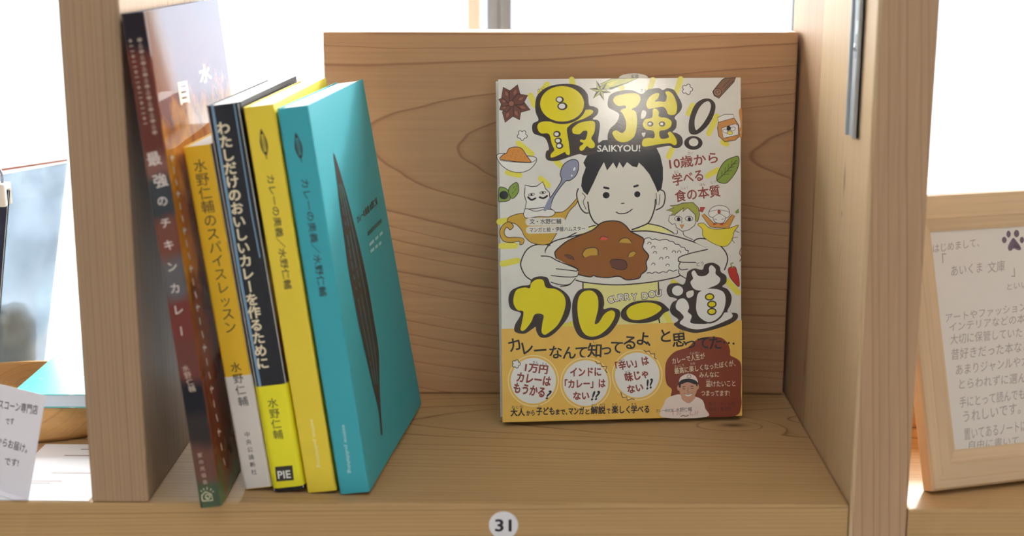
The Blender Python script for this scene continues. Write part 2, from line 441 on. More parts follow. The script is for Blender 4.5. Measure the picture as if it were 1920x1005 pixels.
# printed matter, in millimetres on each sheet: F filled shape, S line, T word, G single letter, V upright column
ART = {
 'cover': [
  ('S','brush',3.44,0,1,[29.69,206.81,25.18,201.25]),
  ('S','brush',3.44,0,1,[44.6,209.58,45.52,205.79]),
  ('S','brush',3.44,0,1,[74.02,208.23,75.58,202.18]),
  ('S','brush',3.44,0,1,[94.25,208.93,91.35,200.75]),
  ('S','brush',3.44,0,1,[111.29,209.35,107.98,199.72]),
  ('S','brush',3.44,0,1,[19.54,200.13,21.85,194.07]),
  ('S','brush',3.44,0,1,[118.52,193.11,116.05,188.29]),
  ('S','brush',3.44,0,1,[133.58,186.42,128.64,175.94]),
  ('S','brush',3.44,0,1,[137.21,170.52,139.66,169.26]),
  ('S','brush',3.44,0,1,[11.82,171.27,19.76,164.68]),
  ('S','brush',3.44,0,1,[5.06,153.59,12.29,151.84]),
  ('S','brush',3.44,0,1,[25.17,149.6,29.56,145.46]),
  ('S','brush',3.44,0,1,[34.23,160.39,38.62,156.27]),
  ('S','brush',3.44,0,1,[127.72,149.88,133.88,153.45]),
  ('S','brush',3.44,0,1,[105.74,166.54,103.67,162.1]),
  ('S','brush',3.77,0,1,[0.61,108.88,9.12,108.88]),
  ('S','brush',3.77,0,1,[1.22,97.81,10.18,99.67]),
  ('S','brush',3.77,0,1,[-0.33,123.61,5.75,124.47]),
  ('S','brush',3.77,0,1,[106.03,84.46,108.49,82.75]),
  ('S','brush',3.77,0,1,[139.86,84.56,146.46,77.35]),
  ('S','brush',3.77,0,1,[100.97,66.31,104.21,57.9]),
  ('S','brush',3.77,0,1,[37.64,58.21,44.21,60.13]),
  ('F','shirt',0,[50.28,86.48,97.15,85.48,96.93,55.57,49.9,56.68]),
  ('F','shirt',0,[97.03,68.89,103.79,56.66,96.94,55.99]),
  ('F','shirt',0,[51.5,118.12,59.68,121.24,62.91,118.31,54.7,113.55,44.92,112.92]),
  ('F','shirt',0,[80.86,117.14,90.7,120.81,99.69,118.83,106.23,115,92.3,115.93]),
  ('S','ol',0.82,0,0,[50.27,85.66,50.21,80.7]),
  ('S','ol',0.82,0,0,[96.82,84.66,97.09,77.19]),
  ('S','ol',0.82,0,0,[96.42,64.75,97.78,58.47]),
  ('S','ol',0.66,0,1,[59.68,120.99,51.5,118.53,40.04,113.01]),
  ('S','ol',0.66,0,1,[90.7,121.06,98.88,119.09,106.23,115.17]),
  ('F','paper',1,[48.54,140.64,50.84,129.99,56.44,122.53,62.11,119.55,81.68,117.54,90.71,121.88,95.26,128.35,100.64,137.26,99.05,143.83,84.5,159.57,68.25,159.84,53.46,144.63]),
  ('S','ol',0.74,0,1,[47.92,143.1,46.89,139.04,48.83,132.07,51.63,128.51,53.9,128.14]),
  ('S','ol',0.41,0,1,[50.16,140.62,52.16,138.13,50.9,134.89,52.63,130.37]),
  ('S','ol',0.74,0,1,[97.57,142.06,100.66,140.54,101.29,136.43,99.78,131.55,95.68,129.33]),
  ('S','ol',0.41,0,1,[95.76,139.8,96.11,132.43]),
  ('S','ol',0.41,0,1,[98.2,138.94,97.5,132.41]),
  ('S','ol',0.82,0,1,[53.74,134.84,54.72,128.29,57.26,122.92,60.89,120.4]),
  ('S','ol',0.82,0,1,[95.32,135.72,94.7,130,91.53,122.27,86.6,119.49,80.86,117.55]),
  ('S','ol',0.57,0,1,[74.32,133.65,75.96,133.87]),
  ('S','ol',0.66,0,1,[71.17,128.39,73.2,127.45,76.87,127.71,79.33,128.81,80.98,130.09]),
  ('F','hair',0,[53.55,139.09,50.98,141.42,49.73,144.7,50.27,149.57,52.63,156.03,51.2,158.9,53.53,163.32,57.78,166.09,60.26,170.51,63.12,172.49,68.39,172.81,71.62,171.95,84.61,171.75,95.17,169.55,98.54,162.59,100.11,155.24,100.06,147.9,99.21,142.6,96.74,140.2,94.98,144.72,91.77,151.3,88.14,155.85,85.31,158.58,84.14,155.67,81.22,156.37,77.99,159.02,75.52,155.49,73.28,159.1,71.61,155.06,69.46,158.84,65.75,154.02,63.78,159.1,60.71,153.87,57.55,147]),
  ('F','hair',0,[67.13,138.85,67.02,138.24,66.71,137.7,66.24,137.28,65.65,137.01,64.99,136.92,64.34,137.03,63.75,137.32,63.29,137.76,62.99,138.31,62.9,138.92,63.01,139.52,63.31,140.06,63.79,140.49,64.38,140.76,65.03,140.84,65.69,140.73,66.27,140.44,66.74,140,67.03,139.45]),
  ('F','hair',0,[86.04,139.16,85.94,138.58,85.67,138.06,85.25,137.65,84.72,137.4,84.14,137.31,83.56,137.42,83.04,137.69,82.63,138.12,82.37,138.65,82.28,139.23,82.38,139.81,82.65,140.33,83.07,140.73,83.6,140.99,84.18,141.07,84.76,140.97,85.28,140.69,85.69,140.27,85.95,139.74]),
  ('S','hair',1.31,0,1,[63.85,143.63,66.44,143.02]),
  ('S','hair',1.31,0,1,[82.33,143.96,84.53,144.58]),
  ('F','plate',1,[27.28,102.61,27.91,106.7,32.69,111.11,43.3,113.77,59.63,116.57,80.85,116.48,92.3,116.26,108.67,112.65,121.8,108.11,127.71,104.69,121.77,102.33,115.14,93.37,110.17,88.51,100.28,86.07,87.94,84.43,71.52,83.55,55.98,84.87,45.39,87.25,34.89,94.23,30.09,100.08]),
  ('S','ol',0.74,1,1,[27.28,102.61,27.91,106.7,32.69,111.11,43.3,113.77,59.63,116.57,80.85,116.48,92.3,116.26,108.67,112.65,121.8,108.11,127.71,104.69,121.77,102.33,115.14,93.37,110.17,88.51,100.28,86.07,87.94,84.43,71.52,83.55,55.98,84.87,45.39,87.25,34.89,94.23,30.09,100.08]),
  ('F','rice',1,[88.17,111.24,92.27,111.99,97.17,110.66,102.1,111.13,107.01,109.64,111.1,106.67,115.61,104.11,111.88,98.4,109.37,92.67,102.78,91.15,96.2,90.05,89.64,90.6,87.26,100.56]),
  ('S','ol',0.49,0,1,[88.17,111.24,89.81,112.2,91.86,112.16,93.08,111.15,95.13,111.52,97.34,110.65,99.64,111.02,102.1,111.13,103.73,110.11,106.19,109.65,107.41,108.23,109.87,107.68,111.1,106.26,113.15,105.97,113.96,104.3,115.61,103.94,115.19,102.46]),
  ('S','ol',0.49,0,1,[89.63,90.44,91.69,90.72,92.92,90.12,94.98,91.15,97.19,90.28,99.5,91.22,101.96,90.75,103.61,92.12,106.08,91.41,108.55,92.27]),
  ('S','ol',0.41,0,1,[90.19,108.41,91.1,109.62,92.41,109.19,92.24,108.2]),
  ('S','ol',0.41,0,1,[92.63,105.89,93.54,107.1,94.85,106.67,94.68,105.68]),
  ('S','ol',0.41,0,1,[93.59,102.57,94.5,103.79,95.81,103.35,95.64,102.36]),
  ('S','ol',0.41,0,1,[100,104.91,100.92,106.13,102.23,105.69,102.05,104.71]),
  ('S','ol',0.41,0,1,[105.33,102.83,106.24,104.05,107.55,103.61,107.38,102.62]),
  ('S','ol',0.41,0,1,[108.61,102.76,109.52,103.98,110.84,103.54,110.67,102.55]),
  ('S','ol',0.41,0,1,[97.5,98.86,98.41,100.08,99.72,99.64,99.55,98.65]),
  ('S','ol',0.41,0,1,[101.2,99.36,102.11,100.58,103.42,100.14,103.25,99.16]),
  ('S','ol',0.41,0,1,[92.55,95.41,93.46,96.63,94.77,96.19,94.6,95.21]),
  ('S','ol',0.41,0,1,[101.41,94.65,102.32,95.87,103.63,95.43,103.46,94.44]),
  ('F','curry',1,[33.23,103.31,34.24,105.75,40,110.56,46.56,113.71,56.38,117.61,61.32,121.62,66.22,123,72.74,122.63,76.8,120.09,80.03,116.34,84.92,113.78,88.17,111.24,87.31,106.32,90.95,101.31,89.28,97.22,89.65,92.67,86.35,89.84,84.68,87.4,77.29,86.56,72.4,88.9,65.84,88.21,59.3,88.77,56.86,89.64,54.4,88.87,47.07,90.68,47.51,93.14,44.68,95.26,38.19,97.45,34.96,99.16]),
  ('S','ol',0.74,1,1,[33.23,103.31,34.24,105.75,40,110.56,46.56,113.71,56.38,117.61,61.32,121.62,66.22,123,72.74,122.63,76.8,120.09,80.03,116.34,84.92,113.78,88.17,111.24,87.31,106.32,90.95,101.31,89.28,97.22,89.65,92.67,86.35,89.84,84.68,87.4,77.29,86.56,72.4,88.9,65.84,88.21,59.3,88.77,56.86,89.64,54.4,88.87,47.07,90.68,47.51,93.14,44.68,95.26,38.19,97.45,34.96,99.16]),
  ('F','potato',1,[50.33,102.96,52.16,106.04,56.25,106.7,59.5,105.65,59.46,102.36,54.97,102.04,51.28,100.88]),
  ('S','ol',0.49,0,1,[51.28,100.88,50.08,102.96,52.16,106.04,56.25,106.78,59.34,105.9,59.7,102.11]),
  ('F','potato',1,[72.45,109.91,74.68,111.92,78.35,111.85,80.62,109.34,76.7,109.42]),
  ('S','ol',0.41,0,1,[72.45,109.91,74.68,112.17,78.36,112.1,80.78,109.25]),
  ('F','potato',1,[78.08,100.74,79.09,103.2,81.56,104.13,83.02,103.53,81.12,101.09]),
  ('S','ol',0.41,0,1,[78.08,100.74,79.09,103.2,81.56,104.3,83.19,103.52]),
  ('F','carrot',1,[60.55,111.79,62.86,113.8,65.95,112.92,64.46,111.3]),
  ('S','ol',0.41,0,1,[60.55,111.79,62.45,113.72,66.11,112.75]),
  ('F','meat',1,[38.91,102.37,41.52,102.73,44.35,101.02,44.9,99.37,41.49,100.26]),
  ('S','ol',0.41,0,1,[39.08,102.53,41.53,102.81,44.11,101.28,44.9,99.29]),
  ('F','meat',1,[67.59,98.49,71.69,99.39,75.77,98.73,77.55,96.22,76.54,93.35,72.44,93.27,67.96,94.77]),
  ('S','ol',0.49,0,1,[67.16,96.85,68.42,99.29,75.77,98.73,77.55,95.81,76.38,93.36,72.44,93.03,67.96,94.69]),
  ('F','paper',1,[26.97,109.01,21.29,109.12,16.38,106.52,13.21,101.25,12.31,96.34,14.89,90.54,19.31,87.15,29.06,86.12,36.36,83.32,42.08,83.52,45.38,86.59,46.9,89.86,47.11,93.56,43.06,95.7,36.59,99.13,30.13,102.55,27.06,104.25]),
  ('S','ol',0.74,0,1,[30.22,108.7,26.98,109.34,21.29,109.12,16.38,106.52,13.21,101.25,12.31,96.34,14.89,90.54,18.5,87.58]),
  ('S','ol',0.66,0,1,[24.84,102.24,30.11,101.73,34.96,99,43.06,95.7,47.11,93.56,46.28,92.51]),
  ('S','ol',0.57,0,1,[33.91,94.25,39.77,93.47,46.28,92.51]),
  ('S','ol',0.57,0,1,[30.76,90.2,38.08,89.22,46.23,89.21,47.49,91.49]),
  ('S','ol',0.57,0,1,[30.69,86.08,36.38,84.31,42.09,84.6,45.57,88.07]),
  ('S','ol',0.57,0,1,[36.36,83.32,40.86,83.8,42.91,84.99]),
  ('F','paper',1,[119.34,109.39,123.46,111.21,132.5,109.13,138.26,103.65,140.06,97.82,138.22,91.65,125,87.37,115.1,86.33,110.18,89.34,109.21,92.67,109.8,95.96,109.41,98.86,116.83,102.26,127.54,104.52]),
  ('S','ol',0.74,0,1,[118.93,109.81,121.81,111.24,126.75,110.9,133.32,108.29,138.42,103.23,140.06,97.82,138.06,91.65]),
  ('S','ol',0.66,0,1,[127.54,104.52,116.83,102.26,111.07,100.48,109.25,98.87,110.63,97.02,120.1,96.58]),
  ('S','ol',0.57,0,1,[110.63,97.02,109.55,94.32,111.02,92.22,115.14,92.54]),
  ('S','ol',0.57,0,1,[109.54,92.25,110.01,89.34,114.28,86.6]),
  ('F','white',1,[118.65,202.96,118.21,202.04,117.2,201.62,117.09,200.54,116.33,199.84,115.3,199.99,114.58,200.81,113.51,200.59,112.61,201.1,112.42,202.11,112.98,203.04,112.43,203.98,112.63,204.99,113.54,205.48,114.61,205.23,115.33,206.03,116.36,206.14,117.12,205.43,117.22,204.35,118.22,203.9]),
  ('S','ol',0.41,1,1,[118.65,202.96,118.21,202.04,117.2,201.62,117.09,200.54,116.33,199.84,115.3,199.99,114.58,200.81,113.51,200.59,112.61,201.1,112.42,202.11,112.98,203.04,112.43,203.98,112.63,204.99,113.54,205.48,114.61,205.23,115.33,206.03,116.36,206.14,117.12,205.43,117.22,204.35,118.22,203.9]),
  ('F','white',1,[17.12,175.11,16.45,174.4,15.44,174.3,15.03,173.36,14.15,172.95,13.27,173.36,12.86,174.3,11.85,174.4,11.19,175.11,11.31,176.08,12.08,176.76,11.86,177.75,12.33,178.61,13.28,178.79,14.16,178.27,15.04,178.79,16,178.6,16.46,177.75,16.24,176.75,17,176.07]),
  ('S','ol',0.41,1,1,[17.12,175.11,16.45,174.4,15.44,174.3,15.03,173.36,14.15,172.95,13.27,173.36,12.86,174.3,11.85,174.4,11.19,175.11,11.31,176.08,12.08,176.76,11.86,177.75,12.33,178.61,13.28,178.79,14.16,178.27,15.04,178.79,16,178.6,16.46,177.75,16.24,176.75,17,176.07]),
  ('F','anise',0,[8.19,196.38,15.23,196.52,19.21,191.43,12.93,189.83,7.46,194.25]),
  ('S','ol',0.41,1,0,[8.19,196.38,15.23,196.52,19.21,191.43,12.93,189.83,7.46,194.25]),
  ('F','anise_in',0,[12.37,193.76,14.84,194.28,16.93,192.21,14.01,191.85]),
  ('S','ol',0.25,1,0,[12.37,193.76,14.84,194.28,16.93,192.21,14.01,191.85]),
  ('F','anise',0,[8.83,195.81,13.67,191.41,12.68,185.37,7.32,188.29,6.81,194.82]),
  ('S','ol',0.41,1,0,[8.83,195.81,13.67,191.41,12.68,185.37,7.32,188.29,6.81,194.82]),
  ('F','anise_in',0,[9.76,191.34,11.79,190.12,11.71,187.36,9.48,188.98]),
  ('S','ol',0.25,1,0,[9.76,191.34,11.79,190.12,11.71,187.36,9.48,188.98]),
  ('F','anise',0,[8.88,194.95,9,187.9,3.9,183.91,2.33,190.19,6.76,195.68]),
  ('S','ol',0.41,1,0,[8.88,194.95,9,187.9,3.9,183.91,2.33,190.19,6.76,195.68]),
  ('F','anise_in',0,[6.25,190.76,6.76,188.29,4.68,186.19,4.33,189.12]),
  ('S','ol',0.25,1,0,[6.25,190.76,6.76,188.29,4.68,186.19,4.33,189.12]),
  ('F','anise',0,[8.31,194.31,5.4,190.2,0.61,191.77,2.31,196.54,7.33,196.32]),
  ('S','ol',0.41,1,0,[8.31,194.31,5.4,190.2,0.61,191.77,2.31,196.54,7.33,196.32]),
  ('F','anise_in',0,[4.94,193.9,4.2,192.11,2.05,192.48,3.08,194.41]),
  ('S','ol',0.25,1,0,[4.94,193.9,4.2,192.11,2.05,192.48,3.08,194.41]),
  ('F','anise',0,[7.46,194.25,2.5,193.4,0.25,197.9,4.8,200.08,8.19,196.38]),
  ('S','ol',0.41,1,0,[7.46,194.25,2.5,193.4,0.25,197.9,4.8,200.08,8.19,196.38]),
  ('F','anise_in',0,[4.79,196.35,3.01,195.6,1.76,197.38,3.84,198.03]),
  ('S','ol',0.25,1,0,[4.79,196.35,3.01,195.6,1.76,197.38,3.84,198.03]),
  ('F','anise',0,[6.81,194.82,1.99,199.22,2.98,205.24,8.33,202.33,8.83,195.81]),
  ('S','ol',0.41,1,0,[6.81,194.82,1.99,199.22,2.98,205.24,8.33,202.33,8.83,195.81]),
  ('F','anise_in',0,[5.88,199.29,3.86,200.51,3.95,203.26,6.17,201.64]),
  ('S','ol',0.25,1,0,[5.88,199.29,3.86,200.51,3.95,203.26,6.17,201.64]),
  ('F','anise',0,[6.76,195.68,6.64,202.71,11.74,206.7,13.31,200.44,8.88,194.95]),
  ('S','ol',0.41,1,0,[6.76,195.68,6.64,202.71,11.74,206.7,13.31,200.44,8.88,194.95]),
  ('F','anise_in',0,[9.39,199.87,8.88,202.33,10.96,204.42,11.31,201.51]),
  ('S','ol',0.25,1,0,[9.39,199.87,8.88,202.33,10.96,204.42,11.31,201.51]),
  ('F','anise',0,[7.33,196.32,11.75,201.17,17.77,200.2,14.84,194.84,8.31,194.31]),
  ('S','ol',0.41,1,0,[7.33,196.32,11.75,201.17,17.77,200.2,14.84,194.84,8.31,194.31]),
  ('F','anise_in',0,[11.8,197.27,13.03,199.3,15.78,199.23,14.16,197]),
  ('S','ol',0.25,1,0,[11.8,197.27,13.03,199.3,15.78,199.23,14.16,197]),
  ('F','anise_in',0,[9.59,195.29,9.49,194.75,9.23,194.26,8.83,193.87,8.34,193.63,7.79,193.55,7.25,193.64,6.76,193.9,6.38,194.3,6.13,194.79,6.06,195.34,6.15,195.89,6.41,196.37,6.81,196.76,7.31,197,7.85,197.08,8.4,196.99,8.88,196.73,9.27,196.33,9.51,195.84]),
  ('S','ol',0.33,1,0,[9.59,195.29,9.49,194.75,9.23,194.26,8.83,193.87,8.34,193.63,7.79,193.55,7.25,193.64,6.76,193.9,6.38,194.3,6.13,194.79,6.06,195.34,6.15,195.89,6.41,196.37,6.81,196.76,7.31,197,7.85,197.08,8.4,196.99,8.88,196.73,9.27,196.33,9.51,195.84]),
  ('F','grass',0,[61.89,206.78,68.79,209.74,85.36,210.17,76.83,206.58,68.72,203.47,65.49,203.52]),
  ('S','ol',0.33,1,0,[61.89,206.78,68.79,209.74,85.36,210.17,76.83,206.58,68.72,203.47,65.49,203.52]),
  ('F','ol',0,[67.11,204.3,76.84,206.98,85.36,210.01,73.59,205.18,67.91,203.32]),
  ('F','brush',0,[64.72,206.74,73.63,209.04,67.93,205.25]),
  ('F','grass',0,[59.65,208.67,62.29,205.01,66.16,207.5,64.13,203.52,68.36,201.59,63.69,201.27,64.04,196.84,61.4,200.51,57.54,198.02,59.56,202.01,55.35,203.94,60.01,204.26]),
  ('S','ol',0.49,1,0,[59.65,208.67,62.29,205.01,66.16,207.5,64.13,203.52,68.36,201.59,63.69,201.27,64.04,196.84,61.4,200.51,57.54,198.02,59.56,202.01,55.35,203.94,60.01,204.26]),
  ('F','ol',0,[61.85,202.76,59.65,208.67,62.29,205.01]),
  ('F','ol',0,[61.85,202.76,66.16,207.5,64.13,203.52]),
  ('F','ol',0,[61.85,202.76,68.36,201.59,63.69,201.27]),
  ('F','ol',0,[61.85,202.76,64.04,196.84,61.4,200.51]),
  ('F','ol',0,[61.85,202.76,57.54,198.02,59.56,202.01]),
  ('F','ol',0,[61.85,202.76,55.35,203.94,60.01,204.26]),
  ('F','cinn',0,[131.02,201.42,132.82,203.82,136.91,208.61,138.54,209.64,145.47,209.87,144.24,207.3,138.52,201.32,134.84,197.33,131.99,198.99]),
  ('S','ol',0.41,1,0,[131.02,201.42,132.82,203.82,136.91,208.61,138.54,209.64,145.47,209.87,144.24,207.3,138.52,201.32,134.84,197.33,131.99,198.99]),
  ('F','cinn2',0,[136.48,201.11,136.36,200.36,136.01,199.69,135.46,199.16,134.78,198.82,134.03,198.72,133.27,198.84,132.59,199.2,132.05,199.74,131.71,200.42,131.59,201.17,131.71,201.92,132.06,202.59,132.6,203.12,133.29,203.46,134.04,203.56,134.8,203.43,135.48,203.08,136.02,202.54,136.36,201.86]),
  ('S','ol',0.33,1,0,[136.48,201.11,136.36,200.36,136.01,199.69,135.46,199.16,134.78,198.82,134.03,198.72,133.27,198.84,132.59,199.2,132.05,199.74,131.71,200.42,131.59,201.17,131.71,201.92,132.06,202.59,132.6,203.12,133.29,203.46,134.04,203.56,134.8,203.43,135.48,203.08,136.02,202.54,136.36,201.86]),
  ('S','ol',0.33,0,1,[134.03,199.77,132.81,201.4,134.28,202.43,135.26,200.96,134.28,200.49]),
  ('S','ol',0.25,0,1,[137.3,204.17,141.8,208.55]),
  ('S','ol',0.25,0,1,[138.11,202.54,143.84,208.12]),
  ('F','honey',0,[134.55,182.75,144.2,185.45,145.42,183.4,147.3,180.53,147.62,174.02,144.99,171.62,138.44,170.74,134.76,174.22,133.96,179.11]),
  ('S','ol',0.41,1,0,[134.55,182.75,144.2,185.45,145.42,183.4,147.3,180.53,147.62,174.02,144.99,171.62,138.44,170.74,134.76,174.22,133.96,179.11]),
  ('F','white',0,[133.98,185.6,138.48,187.56,143.79,187.48,144.2,185.29,134.79,182.75]),
  ('S','ol',0.33,1,0,[133.98,185.6,138.48,187.56,143.79,187.48,144.2,185.29,134.79,182.75]),
  ('F','white',0,[136.41,179.07,145.01,181.78,146.81,180.54,146.8,174.85,137.62,172.95]),
  ('S','ol',0.33,1,0,[136.41,179.07,145.01,181.78,146.81,180.54,146.8,174.85,137.62,172.95]),
  ('F','white',0,[140.4,176.67,140.2,176.36,139.87,176.15,139.45,176.04,138.96,176.05,138.47,176.18,138.01,176.41,137.64,176.72,137.39,177.09,137.28,177.47,137.33,177.82,137.52,178.12,137.85,178.34,138.28,178.45,138.76,178.43,139.26,178.31,139.71,178.08,140.08,177.76,140.34,177.4,140.45,177.02]),
  ('S','ol',0.25,1,0,[140.4,176.67,140.2,176.36,139.87,176.15,139.45,176.04,138.96,176.05,138.47,176.18,138.01,176.41,137.64,176.72,137.39,177.09,137.28,177.47,137.33,177.82,137.52,178.12,137.85,178.34,138.28,178.45,138.76,178.43,139.26,178.31,139.71,178.08,140.08,177.76,140.34,177.4,140.45,177.02]),
  ('F','white',0,[145.07,179.09,145.11,178.73,145,178.35,144.75,178,144.38,177.7,143.92,177.48,143.42,177.37,142.94,177.37,142.51,177.49,142.19,177.72,141.99,178.02,141.95,178.38,142.06,178.76,142.31,179.11,142.68,179.41,143.14,179.63,143.63,179.74,144.12,179.74,144.55,179.62,144.87,179.39]),
  ('S','ol',0.25,1,0,[145.07,179.09,145.11,178.73,145,178.35,144.75,178,144.38,177.7,143.92,177.48,143.42,177.37,142.94,177.37,142.51,177.49,142.19,177.72,141.99,178.02,141.95,178.38,142.06,178.76,142.31,179.11,142.68,179.41,143.14,179.63,143.63,179.74,144.12,179.74,144.55,179.62,144.87,179.39]),
  ('F','ol',0,[142.22,178.98,142.16,178.53,141.97,178.13,141.68,177.81,141.31,177.6,140.91,177.54,140.5,177.62,140.14,177.83,139.85,178.16,139.67,178.57,139.6,179.02,139.67,179.47,139.86,179.88,140.15,180.2,140.51,180.4,140.92,180.46,141.32,180.39,141.68,180.17,141.97,179.85,142.16,179.43]),
  ('F','brush',0,[143.36,176.12,143.28,175.77,143.05,175.45,142.68,175.21,142.23,175.05,141.72,175.01,141.22,175.07,140.76,175.24,140.4,175.5,140.17,175.82,140.09,176.17,140.17,176.52,140.4,176.83,140.76,177.08,141.22,177.23,141.73,177.28,142.23,177.22,142.69,177.05,143.05,176.79,143.28,176.47]),
  ('S','ol',0.25,1,0,[143.36,176.12,143.28,175.77,143.05,175.45,142.68,175.21,142.23,175.05,141.72,175.01,141.22,175.07,140.76,175.24,140.4,175.5,140.17,175.82,140.09,176.17,140.17,176.52,140.4,176.83,140.76,177.08,141.22,177.23,141.73,177.28,142.23,177.22,142.69,177.05,143.05,176.79,143.28,176.47]),
  ('F','honey',1,[147.48,190.27,149.11,190.25,149.09,174,147.45,174.02,148.27,176.45,147.29,178.09,148.44,180.51,147.31,187.84]),
  ('F','leaf',1,[133.45,146.91,134.7,153.03,138.4,158.68,143.33,161.05,146.77,161.65,147.26,157.72,145.77,152.84,141.66,147.18,138.37,145.11]),
  ('S','ol',0.41,1,1,[133.45,146.91,134.7,153.03,138.4,158.68,143.33,161.05,146.77,161.65,147.26,157.72,145.77,152.84,141.66,147.18,138.37,145.11]),
  ('S','ol',0.33,0,1,[133.45,146.91,139.21,152.13,145.79,159.38]),
  ('S','ol',0.25,0,1,[136.33,149.73,136.75,152.99]),
  ('S','ol',0.25,0,1,[137.56,150.53,141.25,150.87]),
  ('S','ol',0.25,0,1,[138.39,151.82,138.8,155.08]),
  ('S','ol',0.25,0,1,[139.54,152.62,142.9,153.13]),
  ('S','ol',0.25,0,1,[140.44,153.91,140.86,157.17]),
  ('S','ol',0.25,0,1,[141.51,154.71,144.55,155.39]),
  ('S','ol',0.25,0,1,[142.5,156,142.91,159.26]),
  ('S','ol',0.25,0,1,[143.48,156.8,146.19,157.65]),
  ('F','white',1,[-0.2,165,0.34,159.33,5.89,154.79,12.32,153.47,17.99,154.99,21.68,158.58,22.78,161.39,21.35,162.87,17.33,163.51]),
  ('S','ol',0.41,1,1,[-0.2,165,0.34,159.33,5.89,154.79,12.32,153.47,17.99,154.99,21.68,158.58,22.78,161.39,21.35,162.87,17.33,163.51]),
  ('F','powder',1,[0.38,161.76,2.04,164.16,4.47,165.33,6.13,168.13,10.17,169.04,13.78,168.01,16.53,163.92,18.89,160.65,18.88,159.68,11.62,159.96,5.2,160.87]),
  ('S','ol',0.41,1,1,[0.38,161.76,2.04,164.16,4.47,165.33,6.13,168.13,10.17,169.04,13.78,168.01,16.53,163.92,18.89,160.65,18.88,159.68,11.62,159.96,5.2,160.87]),
  ('S','ol',0.33,0,1,[0.37,160.95,7.6,160.02,18.87,159.43,22.53,161.24]),
  ('F','cinn',0,[3.02,160.91,2.9,160.7,2.66,160.7,2.54,160.92,2.67,161.12,2.91,161.12]),
  ('F','cinn',0,[7.34,163.83,7.22,163.62,6.98,163.63,6.86,163.84,6.98,164.05,7.23,164.04]),
  ('F','cinn',0,[11.66,166.75,11.54,166.54,11.3,166.55,11.18,166.76,11.3,166.97,11.54,166.96]),
  ('F','cinn',0,[15.87,163.21,15.75,163,15.5,163,15.39,163.21,15.51,163.42,15.75,163.42]),
  ('F','cinn',0,[9.9,162.82,9.78,162.61,9.54,162.61,9.42,162.83,9.54,163.03,9.78,163.03]),
  ('F','cinn',0,[3.94,162.43,3.81,162.22,3.57,162.23,3.45,162.44,3.58,162.65,3.82,162.64]),
  ('F','cinn',0,[8.26,165.35,8.13,165.14,7.89,165.15,7.77,165.36,7.9,165.57,8.14,165.56]),
  ('F','cinn',0,[12.46,161.8,12.34,161.6,12.1,161.6,11.98,161.81,12.1,162.02,12.34,162.02]),
  ('F','cinn',0,[6.49,161.42,6.37,161.21,6.13,161.21,6.01,161.43,6.14,161.63,6.38,161.63]),
  ('F','cinn',0,[10.81,164.34,10.69,164.13,10.45,164.13,10.33,164.35,10.46,164.55,10.7,164.55]),
  ('F','cinn',0,[15.02,160.79,14.9,160.58,14.66,160.59,14.54,160.8,14.66,161.01,14.91,161]),
  ('F','cinn',0,[4.85,163.95,4.72,163.74,4.48,163.75,4.37,163.96,4.49,164.17,4.73,164.16]),
  ('F','cinn',0,[9.17,166.87,9.04,166.66,8.8,166.67,8.68,166.88,8.81,167.09,9.05,167.08]),
  ('F','cinn',0,[13.37,163.33,13.25,163.12,13.01,163.12,12.89,163.33,13.02,163.54,13.26,163.54]),
  ('F','cinn',0,[7.41,162.94,7.28,162.73,7.04,162.73,6.92,162.95,7.05,163.15,7.29,163.15]),
  ('F','cinn',0,[11.73,165.86,11.6,165.65,11.36,165.66,11.24,165.87,11.37,166.08,11.61,166.07]),
  ('F','cinn',0,[15.94,162.31,15.81,162.11,15.57,162.11,15.45,162.32,15.58,162.53,15.82,162.53]),
  ('F','cinn',0,[9.97,161.93,9.84,161.72,9.6,161.72,9.48,161.93,9.61,162.14,9.85,162.14]),
  ('F','cinn',0,[14.29,164.85,14.16,164.64,13.92,164.64,13.8,164.86,13.93,165.06,14.17,165.06]),
  ('F','cinn',0,[4,161.54,3.88,161.33,3.63,161.33,3.52,161.55,3.64,161.76,3.88,161.75]),
  ('F','cinn',0,[8.32,164.46,8.2,164.25,7.95,164.26,7.84,164.47,7.96,164.68,8.2,164.67]),
  ('F','leaf',1,[-0.35,143.95,1.68,144.73,4.87,143.05,6.42,138.96,5.56,136.53,0.71,135.81,-0.73,136.64]),
  ('S','ol',0.41,1,1,[-0.35,143.95,1.68,144.73,4.87,143.05,6.42,138.96,5.56,136.53,0.71,135.81,-0.73,136.64]),
  ('F','hair',0,[5.3,139.79,5.15,138.99,4.75,138.27,4.13,137.7,3.36,137.35,2.51,137.24,1.66,137.38,0.91,137.76,0.31,138.35,-0.07,139.08,-0.18,139.89,-0.04,140.69,0.37,141.4,0.98,141.97,1.76,142.32,2.6,142.44,3.45,142.29,4.21,141.91,4.8,141.33,5.18,140.59]),
  ('F','leaf',1,[5.49,141.41,6.11,144.65,9.79,147.43,11.39,146.18,11.56,142.12,9.64,138.9,7.2,137.72]),
  ('S','ol',0.41,1,1,[5.49,141.41,6.11,144.65,9.79,147.43,11.39,146.18,11.56,142.12,9.64,138.9,7.2,137.72]),
  ('S','ol',0.25,0,1,[8.12,143.8,8.95,145.09]),
  ('S','ol',0.25,0,1,[9.3,142.56,10.13,143.85]),
  ('S','ol',0.25,0,1,[7.66,140.56,8.49,141.84]),
  ('S','ol',0.25,0,1,[10.15,144.58,10.98,145.86]),
  ('F','spoon',1,[28.58,134.48,37.28,147.35,36.94,152.24,39.05,157.88,43.94,160.88,47.58,160.18,48.33,156.1,46.65,151.26,42.96,148.23,39.71,147.31,33.1,138.48,30.56,131.19,29.27,126.31,26.41,124.73,27.3,130.43]),
